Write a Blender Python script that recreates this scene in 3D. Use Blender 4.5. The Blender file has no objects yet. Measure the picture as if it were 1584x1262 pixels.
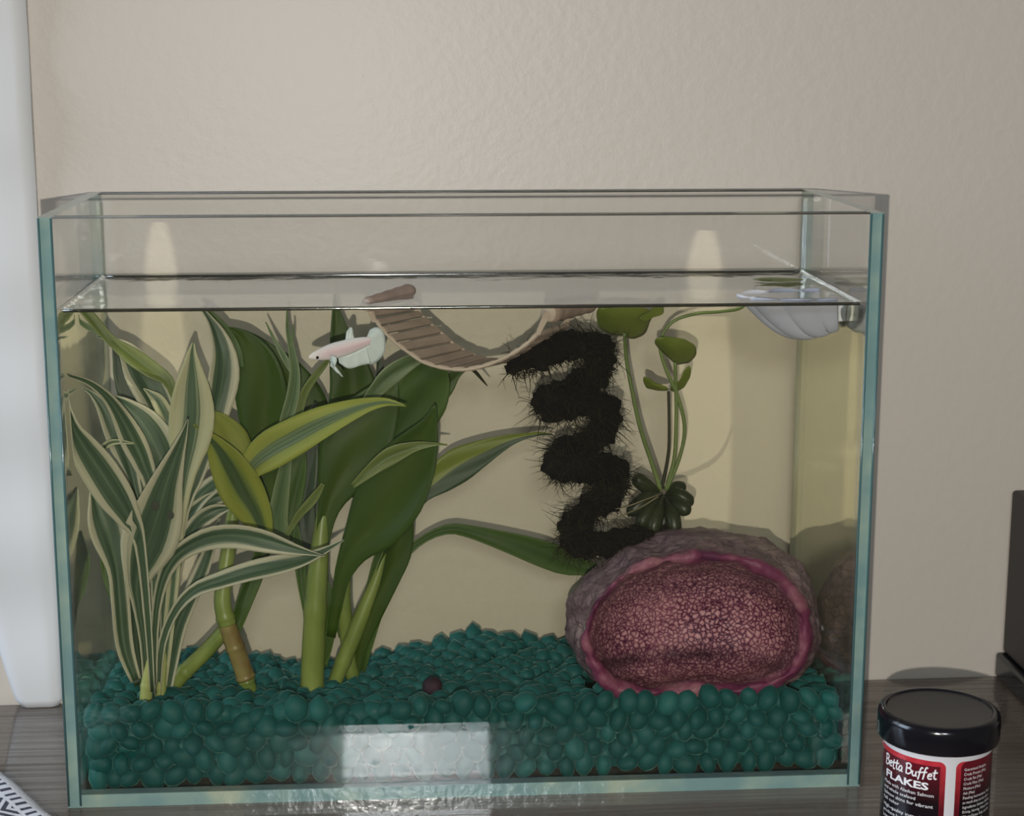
import bpy, bmesh, math, random
from math import sin, cos, pi, radians, sqrt
from mathutils import Vector, Matrix, noise

random.seed(7)
S = bpy.context.scene
COL = S.collection

# ------------------------------------------------------------------ camera
CAM = Vector((-0.0325984, -0.7487497, 0.3336099))
FPX = 2723.6
cd = bpy.data.cameras.new('camera')
cam = bpy.data.objects.new('camera', cd)
COL.objects.link(cam)
cam.location = CAM
cam.rotation_euler = (1.3692562, -0.00092226, -0.0686304)
cd.sensor_fit = 'HORIZONTAL'
cd.sensor_width = 36.0
cd.lens = FPX / 1584 * 36.0
cd.clip_start = 0.02
cd.dof.use_dof = True
cd.dof.focus_distance = 0.80
cd.dof.aperture_fstop = 22
S.camera = cam
RM = cam.rotation_euler.to_matrix()

# ------------------------------------------------------------------ world, lights, exposure
w = bpy.data.worlds.new('room_air')
S.world = w
w.use_nodes = True
w.node_tree.nodes['Background'].inputs[0].default_value = (1.0, 0.93, 0.86, 1)
w.node_tree.nodes['Background'].inputs[1].default_value = 0.09

def lamp(name, typ, loc, power, color=(1, 1, 1), aim=None, **kw):
    d = bpy.data.lights.new(name, typ)
    d.energy = power
    d.color = color
    for k, v in kw.items():
        setattr(d, k, v)
    o = bpy.data.objects.new(name, d)
    COL.objects.link(o)
    o.location = loc
    if aim is not None:
        o.rotation_euler = (Vector(aim) - Vector(loc)).to_track_quat('-Z', 'Y').to_euler()
    return o

# phone torch just under the lens
lamp('phone_torch', 'POINT', CAM + Vector((-0.012, 0.0, -0.050)), 13.5, (1.0, 0.95, 0.87), shadow_soft_size=0.0028)
# daylight from the window on the left
lamp('window_daylight', 'AREA', (-1.5, -0.16, 0.60), 17.0, (0.66, 0.81, 1.0), aim=(-0.2, 0.1, 0.1), shape='RECTANGLE', size=0.7, size_y=0.9)
# bright gap of the window behind the photographer (seen mirrored in glass and table)
lamp('window_gap_daylight', 'AREA', (0.0, -2.1, 0.89), 9.5, (0.90, 0.96, 1.0), aim=(-0.02, 0.0, 0.02), shape='RECTANGLE', size=0.25, size_y=0.24)

# two added narrow spots imitate torch light the side panes throw onto the wall
def band_spot(x, wdt, power):
    e = radians(58)
    c = Vector((x, 0.135, 0.126))
    d = Vector((0, -cos(e), sin(e)))
    o = lamp('added_wall_band', 'SPOT', c + d * 1.3, power, (1.0, 0.93, 0.74), aim=c, shadow_soft_size=0.002,
             spot_size=2 * math.atan(0.137 * cos(e) / 1.3), spot_blend=0.05)
    o.scale = (wdt / (0.274 * cos(e)), 1, 1)
band_spot(-0.147, 0.026, 36.0)
band_spot(0.127, 0.033, 36.0)

S.view_settings.view_transform = 'Standard'
S.view_settings.look = 'None'
S.view_settings.gamma = 1
S.view_settings.use_curve_mapping = False
S.view_settings.exposure = 0.0
S.cycles.transparent_max_bounces = 48
S.cycles.max_bounces = 10
S.cycles.glossy_bounces = 6
S.cycles.transmission_bounces = 8

# ------------------------------------------------------------------ helpers
def ray(x, y):
    return RM @ Vector(((x - 792) / FPX, -(y - 631) / FPX, -1.0))

def P(x, y, Y):
    d = ray(x, y)
    return CAM + d * ((Y - CAM.y) / d.y)

def PZ(x, y, z):
    d = ray(x, y)
    return CAM + d * ((z - CAM.z) / d.z)

def mpp(p):
    """metres per picture pixel at point p"""
    return (p - CAM).length / FPX

def catmull(pts, n):
    """pts: list of tuples (any dimension), n samples"""
    m = len(pts)
    out = []
    for i in range(n):
        t = i / (n - 1) * (m - 1)
        k = min(int(t), m - 2)
        f = t - k
        p0, p1, p2, p3 = pts[max(k - 1, 0)], pts[k], pts[k + 1], pts[min(k + 2, m - 1)]
        out.append(tuple(0.5 * (2 * b + (c - a) * f + (2 * a - 5 * b + 4 * c - d) * f * f + (3 * b - a - 3 * c + d) * f ** 3)
                         for a, b, c, d in zip(p0, p1, p2, p3)))
    return out

def mesh_obj(name, verts, faces, mats=None, parent=None, smooth=True, uvs=None, matidx=None, loc=None):
    me = bpy.data.meshes.new(name)
    me.from_pydata([tuple(v) for v in verts], [], faces)
    if smooth:
        me.polygons.foreach_set('use_smooth', [True] * len(me.polygons))
    if mats:
        for m in (mats if isinstance(mats, (list, tuple)) else [mats]):
            me.materials.append(m)
    if matidx:
        me.polygons.foreach_set('material_index', matidx)
    if uvs:
        ul = me.uv_layers.new(name='UVMap')
        for l in me.loops:
            ul.data[l.index].uv = uvs[l.vertex_index]
    me.update()
    o = bpy.data.objects.new(name, me)
    COL.objects.link(o)
    if parent is not None:
        o.parent = parent
        o.matrix_parent_inverse = Matrix.Translation(-parent.location)
    return o

def bm_obj(name, bm, mats=None, parent=None, smooth=False):
    me = bpy.data.meshes.new(name)
    bm.normal_update()
    bm.to_mesh(me)
    bm.free()
    if smooth:
        me.polygons.foreach_set('use_smooth', [True] * len(me.polygons))
    if mats:
        for m in (mats if isinstance(mats, (list, tuple)) else [mats]):
            me.materials.append(m)
    o = bpy.data.objects.new(name, me)
    COL.objects.link(o)
    if parent is not None:
        o.parent = parent
        o.matrix_parent_inverse = Matrix.Translation(-parent.location)
    return o

def tag(o, label=None, cat=None, group=None, kind=None):
    for k, v in (('label', label), ('category', cat), ('group', group), ('kind', kind)):
        if v:
            o[k] = v
    return o

def thing(name, loc, label, cat, group=None):
    o = bpy.data.objects.new(name, None)
    o.empty_display_size = 0.01
    COL.objects.link(o)
    o.location = loc
    return tag(o, label, cat, group)

def box_bm(bm, lo, hi):
    x0, y0, z0 = lo
    x1, y1, z1 = hi
    v = [bm.verts.new(c) for c in ((x0, y0, z0), (x1, y0, z0), (x1, y1, z0), (x0, y1, z0), (x0, y0, z1), (x1, y0, z1), (x1, y1, z1), (x0, y1, z1))]
    fs = [bm.faces.new([v[i] for i in q]) for q in ((3, 2, 1, 0), (4, 5, 6, 7), (0, 1, 5, 4), (1, 2, 6, 5), (2, 3, 7, 6), (3, 0, 4, 7))]
    return fs   # bottom, top, front, right, back, left

def bevel(bm, w_, seg=2):
    bmesh.ops.bevel(bm, geom=list(bm.edges), offset=w_, segments=seg, affect='EDGES', profile=0.5)

def tube_data(pts, radii, seg=8, caps=True, flat=1.0):
    pts = [Vector(p) for p in pts]
    n = len(pts)
    verts, faces = [], []
    t0 = (pts[1] - pts[0]).normalized()
    up = Vector((0, 1, 0)) if abs(t0.y) < 0.9 else Vector((1, 0, 0))
    a = (up - t0 * up.dot(t0)).normalized()
    for i in range(n):
        t = (pts[min(i + 1, n - 1)] - pts[max(i - 1, 0)]).normalized()
        a = (a - t * a.dot(t)).normalized()
        b = t.cross(a)
        for k in range(seg):
            g = 2 * pi * k / seg
            verts.append(pts[i] + (a * cos(g) * flat + b * sin(g)) * radii[i])
    for i in range(n - 1):
        for k in range(seg):
            k2 = (k + 1) % seg
            faces.append((i * seg + k, i * seg + k2, (i + 1) * seg + k2, (i + 1) * seg + k))
    if caps:
        faces.append(tuple(reversed(range(seg))))
        faces.append(tuple((n - 1) * seg + k for k in range(seg)))
    return verts, faces

def tube(name, pts, radii, mat, parent=None, seg=8, flat=1.0):
    v, f = tube_data(pts, radii, seg, True, flat)
    return mesh_obj(name, v, f, mat, parent)

def pxtube(name, ctrl, mat, parent, n=24, seg=8, flat=1.0):
    """ctrl: (px, py, half width px, Y)"""
    c = catmull(ctrl, n)
    pts = [P(x, y, Y) for x, y, h, Y in c]
    return tube(name, pts, [max(h, 0.3) * mpp(p) for p, (x, y, h, Y) in zip(pts, c)], mat, parent, seg, flat)

# ------------------------------------------------------------------ materials
class NT:
    def __init__(self, name):
        self.m = bpy.data.materials.new(name)
        self.m.use_nodes = True
        self.t = self.m.node_tree
        self.t.nodes.clear()
        self.out = self.t.nodes.new('ShaderNodeOutputMaterial')
    def n(self, typ, **kw):
        nd = self.t.nodes.new(typ)
        for k, v in kw.items():
            if k.startswith('_'):
                setattr(nd, k[1:], v)
        return nd
    def set(self, nd, **kw):
        for k, v in kw.items():
            nd.inputs[k.replace('_', ' ')].default_value = v
        return nd
    def l(self, a, b):
        self.t.links.new(a, b)
    def math(self, op, a, b=None, c=None, clamp=False):
        nd = self.t.nodes.new('ShaderNodeMath')
        nd.operation = op
        nd.use_clamp = clamp
        for i, v in enumerate((a, b, c)):
            if v is None:
                continue
            if isinstance(v, (int, float)):
                nd.inputs[i].default_value = v
            else:
                self.l(v, nd.inputs[i])
        return nd.outputs[0]
    def ramp(self, fac, stops, interp='LINEAR'):
        nd = self.t.nodes.new('ShaderNodeValToRGB')
        cr = nd.color_ramp
        cr.interpolation = interp
        while len(cr.elements) > 1:
            cr.elements.remove(cr.elements[-1])
        cr.elements[0].position = stops[0][0]
        cr.elements[0].color = (*stops[0][1], 1)
        for p, c in stops[1:]:
            e = cr.elements.new(p)
            e.color = (*c, 1)
        self.l(fac, nd.inputs[0])
        return nd.outputs[0]
    def mix(self, fac, a, b, mode='MIX'):
        nd = self.t.nodes.new('ShaderNodeMix')
        nd.data_type = 'RGBA'
        nd.blend_type = mode
        for i, v in ((0, fac), (6, a), (7, b)):
            if isinstance(v, (int, float)):
                nd.inputs[i].default_value = v
            elif isinstance(v, tuple):
                nd.inputs[i].default_value = (*v, 1)
            else:
                self.l(v, nd.inputs[i])
        return nd.outputs[2]
    def noise(self, scale, detail=3, rough=0.5, vec=None, mapscale=None, coord='Object'):
        if vec is None:
            tc = self.t.nodes.new('ShaderNodeTexCoord')
            vec = tc.outputs[coord]
        if mapscale:
            mp = self.t.nodes.new('ShaderNodeMapping')
            mp.inputs['Scale'].default_value = mapscale
            self.l(vec, mp.inputs[0])
            vec = mp.outputs[0]
        nd = self.t.nodes.new('ShaderNodeTexNoise')
        nd.inputs['Scale'].default_value = scale
        nd.inputs['Detail'].default_value = detail
        nd.inputs['Roughness'].default_value = rough
        self.l(vec, nd.inputs['Vector'])
        return nd.outputs[0]
    def bump(self, h, strength, dist):
        nd = self.t.nodes.new('ShaderNodeBump')
        nd.inputs['Strength'].default_value = strength
        nd.inputs['Distance'].default_value = dist
        self.l(h, nd.inputs['Height'])
        return nd.outputs[0]
    def bsdf(self, color, rough=0.5, spec=0.5, normal=None, **kw):
        nd = self.t.nodes.new('ShaderNodeBsdfPrincipled')
        if isinstance(color, tuple):
            nd.inputs['Base Color'].default_value = (*color, 1)
        else:
            self.l(color, nd.inputs['Base Color'])
        if isinstance(rough, (int, float)):
            nd.inputs['Roughness'].default_value = rough
        else:
            self.l(rough, nd.inputs['Roughness'])
        nd.inputs['Specular IOR Level'].default_value = spec
        if normal is not None:
            self.l(normal, nd.inputs['Normal'])
        for k, v in kw.items():
            nd.inputs[k.replace('_', ' ')].default_value = v
        return nd.outputs[0]
    def mixsh(self, fac, a, b):
        nd = self.t.nodes.new('ShaderNodeMixShader')
        if isinstance(fac, (int, float)):
            nd.inputs[0].default_value = fac
        else:
            self.l(fac, nd.inputs[0])
        self.l(a, nd.inputs[1])
        self.l(b, nd.inputs[2])
        return nd.outputs[0]
    def done(self, sh):
        self.l(sh, self.out.inputs['Surface'])
        return self.m

def plain(name, color, rough=0.5, spec=0.5, nscale=0, namt=0.15, bumpd=0.0, bscale=300, **kw):
    t = NT(name)
    c = color
    if nscale:
        f = t.noise(nscale, 4)
        c = t.mix(f, tuple(x * (1 - namt) for x in color), tuple(min(1, x * (1 + namt)) for x in color))
    nm = t.bump(t.noise(bscale, 3), 0.6, bumpd) if bumpd else None
    return t.done(t.bsdf(c, rough, spec, nm, **kw))

def facing_cos(t):
    """|cos| of the angle between view ray and surface normal"""
    g = t.n('ShaderNodeNewGeometry')
    d = t.n('ShaderNodeVectorMath', _operation='DOT_PRODUCT')
    t.l(g.outputs['Normal'], d.inputs[0])
    t.l(g.outputs['Incoming'], d.inputs[1])
    return t.math('ABSOLUTE', d.outputs['Value'])

def clear_mat(name, tint, f0, gloss_rough=0.0, gloss_col=(1, 1, 1), boost=1.0, bump=None):
    t = NT(name)
    c = facing_cos(t)
    one = t.math('SUBTRACT', 1.0, c)
    p5 = t.math('POWER', one, 5.0)
    fac = t.math('MULTIPLY_ADD', p5, (1 - f0) * boost, f0, clamp=True)
    tr = t.n('ShaderNodeBsdfTransparent')
    tr.inputs[0].default_value = (*tint, 1)
    gl = t.n('ShaderNodeBsdfGlossy')
    gl.inputs['Color'].default_value = (*gloss_col, 1)
    gl.inputs['Roughness'].default_value = gloss_rough
    if bump:
        h = t.noise(bump[0], 3, 0.5)
        t.l(t.bump(h, bump[1], bump[2]), gl.inputs['Normal'])
    return t.done(t.mixsh(fac, tr.outputs[0], gl.outputs[0]))

M = {}
M['glass'] = clear_mat('clear_glass', (0.997, 0.998, 0.995), 0.036)
M['water_side'] = clear_mat('water_at_glass', (0.998, 0.990, 0.935), 0.0, boost=0.0)
M['water_top'] = clear_mat('water_surface', (0.86, 0.87, 0.84), 0.10, 0.06, (0.95, 0.97, 1.0), 1.35, bump=(60, 0.25, 0.002))

def wet_side():
    # glass with water behind it: mirrors whatever reaches it beyond the critical angle
    t = NT('glass_backed_by_water')
    c = facing_cos(t)
    mr = t.n('ShaderNodeMapRange', _interpolation_type='SMOOTHSTEP')
    t.set(mr, From_Min=0.60, From_Max=0.78, To_Min=0.84, To_Max=0.04)
    t.l(c, mr.inputs[0])
    tr = t.n('ShaderNodeBsdfTransparent')
    tr.inputs[0].default_value = (0.98, 0.99, 0.97, 1)
    gl = t.n('ShaderNodeBsdfGlossy')
    gl.inputs['Color'].default_value = (0.93, 0.95, 0.90, 1)
    gl.inputs['Roughness'].default_value = 0.06
    t.l(t.bump(t.noise(18, 2, 0.5, mapscale=(1, 1, 0.15)), 0.3, 0.004), gl.inputs['Normal'])
    return t.done(t.mixsh(mr.outputs[0], tr.outputs[0], gl.outputs[0]))
M['wet_side'] = wet_side()

def edge_mat():
    t = NT('polished_glass_edge')
    f = t.noise(22, 3, 0.6)
    col = t.ramp(f, [(0.0, (0.10, 0.20, 0.21)), (0.45, (0.17, 0.28, 0.275)), (0.58, (0.25, 0.35, 0.30)), (0.68, (0.38, 0.42, 0.31)), (1.0, (0.42, 0.45, 0.34))])
    return t.done(t.bsdf(col, 0.15, 0.5, t.bump(t.noise(160, 3), 0.5, 0.0006)))
M['edge'] = edge_mat()
M['edge_dark'] = plain('glass_arris', (0.060, 0.13, 0.135), 0.15)
M['arris_grey'] = plain('ground_glass_arris', (0.10, 0.09, 0.075), 0.3)
M['seam'] = clear_mat('clear_silicone', (0.93, 0.94, 0.91), 0.12, 0.15)
M['meniscus'] = clear_mat('water_meniscus', (0.22, 0.23, 0.18), 0.18, 0.1)  # dark tint stands in for light bent away by the curved water

def wall_mat():
    t = NT('painted_wall')
    c = t.ramp(t.noise(1.6, 3), [(0.3, (0.555, 0.505, 0.445)), (0.7, (0.585, 0.535, 0.475))])
    h = t.noise(170, 4, 0.55)
    return t.done(t.bsdf(c, 0.42, 0.35, t.bump(h, 0.22, 0.0012)))
M['wall'] = wall_mat()

def wood_mat():
    t = NT('dark_wood_laminate')
    g = t.noise(30, 5, 0.6, mapscale=(0.6, 14, 1))
    g2 = t.noise(8, 3, 0.5, mapscale=(0.5, 5, 1))
    c = t.ramp(t.math('ADD', t.math('MULTIPLY', g, 0.6), t.math('MULTIPLY', g2, 0.4)),
               [(0.30, (0.085, 0.068, 0.055)), (0.5, (0.135, 0.112, 0.094)), (0.68, (0.19, 0.163, 0.140))])
    h = t.noise(26, 4, 0.6, mapscale=(0.5, 13, 1))
    r = t.ramp(g, [(0.3, (0.34, 0.34, 0.34)), (0.7, (0.18, 0.18, 0.18))])
    sh = t.bsdf(c, r, 0.10, t.bump(h, 0.12, 0.0005), Coat_Weight=1.0, Coat_Roughness=0.035)
    t.l(t.ramp(t.noise(26, 3, 0.6, mapscale=(0.12, 15, 1)), [(0.38, (0.25, 0.25, 0.25)), (0.58, (1, 1, 1))]), sh.node.inputs['Coat Weight'])
    return t.done(sh)
M['wood'] = wood_mat()
M['floor'] = plain('floor_boards', (0.16, 0.12, 0.09), 0.5, nscale=6)

def leaf_mat(name, stops, streak=0.22, rough=0.42, half=False, transl=0.18, spec=0.35):
    t = NT(name)
    uv = t.n('ShaderNodeUVMap')
    sx = t.n('ShaderNodeSeparateXYZ')
    t.l(uv.outputs[0], sx.inputs[0])
    oi = t.n('ShaderNodeObjectInfo')
    cm = t.n('ShaderNodeCombineXYZ')
    t.l(t.math('MULTIPLY', sx.outputs[0], 14.0), cm.inputs[0])
    t.l(t.math('MULTIPLY', sx.outputs[1], 1.6), cm.inputs[1])
    t.l(t.math('MULTIPLY', oi.outputs['Random'], 50.0), cm.inputs[2])
    ns = t.noise(1.0, 2, 0.5, vec=cm.outputs[0])
    if half:
        a = sx.outputs[0]
    else:
        a = t.math('ABSOLUTE', t.math('MULTIPLY_ADD', sx.outputs[0], 2.0, -1.0))
    off = t.math('MULTIPLY', t.math('SUBTRACT', ns, 0.5), streak * 2)
    f = t.math('ADD', a, off, clamp=True)
    col = t.ramp(f, stops)
    big = t.noise(26, 2, 0.5)
    col = t.mix(t.math('MULTIPLY', big, 0.35), col, t.mix(0.75, col, (0.02, 0.03, 0.01)))
    vein = t.n('ShaderNodeTexWave')
    vein.inputs['Scale'].default_value = 4.0
    vein.inputs['Distortion'].default_value = 0.6
    t.l(cm.outputs[0], vein.inputs['Vector'])
    b = t.bsdf(col, rough, spec, t.bump(vein.outputs[0], 0.12, 0.0006))
    tl = t.n('ShaderNodeBsdfTranslucent')
    t.l(col, tl.inputs[0])
    return t.done(t.mixsh(transl, b, tl.outputs[0]))

CREAM = (0.52, 0.50, 0.36)
DG = (0.040, 0.080, 0.038)
M['leaf_white'] = leaf_mat('white_edged_leaf', [(0.0, (0.115, 0.17, 0.10)), (0.10, (0.062, 0.11, 0.058)), (0.36, DG), (0.50, (0.085, 0.135, 0.075)), (0.57, (0.06, 0.10, 0.05)), (0.64, (0.38, 0.39, 0.27)), (0.8, CREAM), (1.0, (0.44, 0.43, 0.30))])
M['leaf_cream'] = leaf_mat('cream_edged_leaf', [(0.0, (0.08, 0.14, 0.07)), (0.16, (0.05, 0.10, 0.05)), (0.28, (0.22, 0.27, 0.15)), (0.34, (0.07, 0.12, 0.06)), (0.42, (0.40, 0.41, 0.25)), (0.7, (0.49, 0.48, 0.30)), (1.0, (0.45, 0.45, 0.26))], 0.16)
M['leaf_yellow'] = leaf_mat('yellow_edged_leaf', [(0.0, (0.055, 0.095, 0.035)), (0.2, (0.045, 0.085, 0.022)), (0.32, (0.15, 0.20, 0.05)), (0.42, (0.22, 0.265, 0.040)), (0.75, (0.275, 0.305, 0.045)), (1.0, (0.22, 0.26, 0.04))], 0.16)
M['leaf_gold'] = leaf_mat('pale_striped_yellow_leaf', [(0.0, (0.16, 0.22, 0.10)), (0.10, (0.08, 0.13, 0.06)), (0.2, (0.17, 0.22, 0.11)), (0.28, (0.10, 0.15, 0.06)), (0.40, (0.26, 0.30, 0.06)), (0.75, (0.32, 0.345, 0.06)), (1.0, (0.24, 0.28, 0.04))], 0.14)
M['leaf_olive'] = leaf_mat('olive_leaf', [(0.0, (0.10, 0.15, 0.035)), (0.5, (0.15, 0.195, 0.045)), (1.0, (0.20, 0.25, 0.09))], 0.2)
M['leaf_sun'] = leaf_mat('sunny_yellow_green_leaf', [(0.0, (0.22, 0.25, 0.045)), (0.5, (0.26, 0.29, 0.05)), (1.0, (0.20, 0.24, 0.04))], 0.2)
M['leaf_lime'] = leaf_mat('pale_green_leaf', [(0.0, (0.085, 0.14, 0.055)), (0.4, (0.12, 0.19, 0.08)), (1.0, (0.22, 0.28, 0.14))], 0.2)
M['leaf_green'] = leaf_mat('green_leaf', [(0.0, (0.045, 0.082, 0.005)), (0.5, (0.035, 0.072, 0.004)), (1.0, (0.031, 0.070, 0.005))], 0.15, 0.40, spec=0.22, transl=0.10)
M['leaf_mid'] = leaf_mat('mid_green_leaf', [(0.0, (0.045, 0.092, 0.015)), (0.5, (0.055, 0.108, 0.017)), (1.0, (0.075, 0.135, 0.026))], 0.15, 0.40, spec=0.25)
M['leaf_dark'] = leaf_mat('dark_green_leaf', [(0.0, (0.020, 0.042, 0.018)), (0.6, (0.022, 0.046, 0.02)), (1.0, (0.05, 0.08, 0.035))], 0.15)
M['leaf_half'] = leaf_mat('half_yellow_leaf', [(0.0, (0.04, 0.075, 0.03)), (0.44, (0.035, 0.065, 0.022)), (0.50, (0.20, 0.24, 0.035)), (1.0, (0.17, 0.21, 0.03))], 0.05, half=True)

def cane_mat(name, lo, hi, brown=None):
    t = NT(name)
    f = t.noise(70, 4, 0.55, mapscale=(1, 1, 0.25))
    c = t.ramp(f, [(0.3, lo), (0.7, hi)])
    if brown:
        f2 = t.noise(40, 3)
        c = t.mix(t.math('MULTIPLY', t.math('SUBTRACT', f2, 0.42, clamp=True), 5.0, clamp=True), c, brown)
    return t.done(t.bsdf(c, 0.4, 0.35))
M['cane'] = cane_mat('green_cane', (0.10, 0.15, 0.03), (0.21, 0.26, 0.065))
M['cane_pale'] = cane_mat('pale_cane', (0.20, 0.24, 0.07), (0.33, 0.36, 0.13))
M['cane_brown'] = cane_mat('browned_cane', (0.18, 0.15, 0.05), (0.26, 0.22, 0.08), (0.10, 0.035, 0.012))

def pebble_mat():
    t = NT('frosted_teal_glass')
    oi = t.n('ShaderNodeObjectInfo')
    g = t.n('ShaderNodeNewGeometry')
    v = t.noise(90, 2)
    base0 = t.ramp(v, [(0.3, (0.006, 0.070, 0.067)), (0.7, (0.013, 0.104, 0.099))])
    base = t.mix(t.math('POWER', oi.outputs['Random'], 4.0), base0, (0.022, 0.145, 0.138))
    tl = t.n('ShaderNodeBsdfTranslucent')
    tl.inputs[0].default_value = (0.05, 0.30, 0.275, 1)
    b = t.bsdf(base, 0.5, 0.22, t.bump(t.noise(700, 2), 0.2, 0.0003), Sheen_Weight=0.3, Sheen_Roughness=0.28, Sheen_Tint=(0.35, 0.85, 0.75, 1))
    return t.done(t.mixsh(0.22, b, tl.outputs[0]))
M['pebble'] = pebble_mat()
M['bed'] = plain('packed_teal_glass', (0.006, 0.062, 0.058), 0.9, 0.05, nscale=120, namt=0.5)

# ------------------------------------------------------------------ the setting
WALL_L, WALL_R = Vector((-0.2345, 0.1318, 0)), Vector((0.242, 0.1392, 0))
wd = (WALL_R - WALL_L).normalized()
wn = Vector((wd.y, -wd.x, 0))
def wall_y(x):
    return WALL_L.y + (x - WALL_L.x) * wd.y / wd.x
bm = bmesh.new()
a = WALL_L - wd * 1.6
b_ = WALL_R + wd * 1.6
th = -wn * 0.10
zs = (-0.75, 1.75)
v = [bm.verts.new(q) for q in ((a.x, a.y, zs[0]), (b_.x, b_.y, zs[0]), (b_.x, b_.y, zs[1]), (a.x, a.y, zs[1]))]
v2 = [bm.verts.new((q.co.x + th.x, q.co.y + th.y, q.co.z)) for q in v]
bm.faces.new(v)
bm.faces.new(list(reversed(v2)))
for i in range(4):
    j = (i + 1) % 4
    bm.faces.new((v[j], v[i], v2[i], v2[j]))
bmesh.ops.recalc_face_normals(bm, faces=list(bm.faces))
tag(bm_obj('wall_back', bm, M['wall']), kind='structure')

bm = bmesh.new()
box_bm(bm, (-1.8, -2.6, -0.80), (1.8, 0.30, -0.75))
tag(bm_obj('floor', bm, M['floor']), kind='structure')

# table pushed against the wall
TAB_F = -0.0795
tb = thing('side_table', (0, 0.02, -0.75), 'dark wood-grain laminate table top carrying the fish tank', 'table')
bm = bmesh.new()
nx = 2
pl = [(-0.62, TAB_F), (0.62, TAB_F), (0.62, wall_y(0.62) - 0.0008), (-0.62, wall_y(-0.62) - 0.0008)]
lo = [bm.verts.new((x, y, -0.028)) for x, y in pl]
hi = [bm.verts.new((x, y, 0.0)) for x, y in pl]
bm.faces.new(hi)
bm.faces.new(list(reversed(lo)))
for i in range(4):
    j = (i + 1) % 4
    bm.faces.new((lo[i], lo[j], hi[j], hi[i]))
bmesh.ops.bevel(bm, geom=[e for e in bm.edges], offset=0.0012, segments=2, affect='EDGES')
bm_obj('tabletop', bm, M['wood'], tb)
for sx in (-0.57, 0.57):
    for y0 in (-0.055, 0.075):
        bm = bmesh.new()
        box_bm(bm, (sx - 0.018, y0, -0.75), (sx + 0.018, y0 + 0.036, -0.028))
        bevel(bm, 0.002)
        bm_obj('leg', bm, M['wood'], tb)

# ------------------------------------------------------------------ aquarium
W2, D, H, T = 0.18, 0.1289, 0.26417, 0.006
WZ = 0.2230                       # water level
tank = thing('fish_tank', (0, D / 2, 0), 'rimless clear glass fish tank filled nearly to the brim on the dark table', 'fish tank')

def pane(lo, hi, edge_axes, wet=None, label=None):
    """glass box; faces across edge_axes get the edge material"""
    bm = bmesh.new()
    fs = box_bm(bm, lo, hi)
    axis = {0: 2, 1: 2, 2: 1, 3: 0, 4: 1, 5: 0}
    for i, f in enumerate(fs):
        f.material_index = 1 if axis[i] in edge_axes else 0
    if wet is not None:
        f = fs[wet]
        r = bmesh.ops.bisect_plane(bm, geom=list(bm.verts) + list(bm.edges) + [f], plane_co=(0, 0, WZ), plane_no=(0, 0, 1))
        for g in bm.faces:
            c = g.calc_center_median()
            if abs(c.x - (hi[0] if wet == 3 else lo[0])) < 1e-6 and c.z < WZ and abs(g.normal.x) > 0.5:
                g.material_index = 2
            bm.normal_update()
        for g in bm.faces:
            c = g.calc_center_median()
            if abs(c.x - (hi[0] if wet == 3 else lo[0])) < 1e-6 and c.z < WZ:
                g.material_index = 2
    o = bm_obj('glass_pane', bm, [M['glass'], M['edge'], M['wet_side']], tank)
    if label:
        o['label'] = label
    return o

pane((-W2, 0, 0), (W2, D, T), (0, 1), label='greenish glass base pane under the pebbles')
pane((-W2, 0, T), (-W2 + T, D, H), (1, 2), wet=3, label='left glass side mirroring the white-edged plant')
pane((W2 - T, 0, T), (W2, D, H), (1, 2), wet=5, label='right glass side with a bright greenish front edge')
pane((-W2 + T, 0, T), (W2 - T, T, H), (2,), label='clear front glass with mirrored daylight')
pane((-W2 + T, D - T, T), (W2 - T, D, H), (2,), label='clear back glass close to the wall')
# dark arrises of the cut glass and silicone beads in the inner corners
for sx in (-1, 1):
    for xo in (W2 - 0.0004, W2 - T + 0.0004):
        x = sx * xo
        tube('glass_arris', [(x, -0.0001, 0.001), (x, -0.0001, H - 0.0004)], [0.00055, 0.00055], M['edge_dark'], tank, 6)
    for y in (D - T,):
        x = sx * (W2 - T)
        sy = 1 if y < 0.05 else -1
        prof = [(0, 0), (-sx * 0.0016, 0), (-sx * 0.0006, sy * 0.0006), (0, sy * 0.0016)]
        vs, fs = [], []
        for z in (T, H - 0.004):
            vs += [(x + px_, y + py_, z) for px_, py_ in prof]
        for i in range(4):
            j = (i + 1) % 4
            fs.append((i, j, 4 + j, 4 + i))
        fs += [(3, 2, 1, 0), (4, 5, 6, 7)]
        mesh_obj('silicone_seam', vs, fs, M['seam'], tank, smooth=False)

for y in (0.0003, T - 0.0003, D - T + 0.0003, D - 0.0003):
    tube('glass_arris', [(-W2 + T, y, H - 0.0002), (W2 - T, y, H - 0.0002)], [0.00042, 0.00042], M['arris_grey'], tank, 6)
# water
XI, YF, YB = W2 - T - 0.0003, T + 0.0003, D - T - 0.0003
vs, fs, mi = [], [], []
NXW, NYW = 90, 30
def water_z(x, y):
    e = min(x + XI, XI - x, y - YF, YB - y)
    return WZ + 0.0016 * math.exp(-max(e, 0) / 0.0016) + 0.00012 * noise.noise(Vector((x * 40, y * 60, 0)))
def wgrid(n, a, b):
    return [a + (b - a) * (0.5 - 0.5 * cos(pi * i / n)) ** 1.0 for i in range(n + 1)]
gx = wgrid(NXW, -XI, XI)
gy = wgrid(NYW, YF, YB)
for y in gy:
    for x in gx:
        vs.append((x, y, water_z(x, y)))
for j in range(NYW):
    for i in range(NXW):
        k = j * (NXW + 1) + i
        fs.append((k, k + 1, k + NXW + 2, k + NXW + 1))
        mi.append(0)
zb = T + 0.0003
base = len(vs)
ring = [j for j in range(NXW + 1)] + [(j + 1) * (NXW + 1) + NXW for j in range(NYW)] + [NYW * (NXW + 1) + NXW - 1 - j for j in range(NXW)] + [(NYW - 1 - j) * (NXW + 1) for j in range(NYW - 1)]
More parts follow.
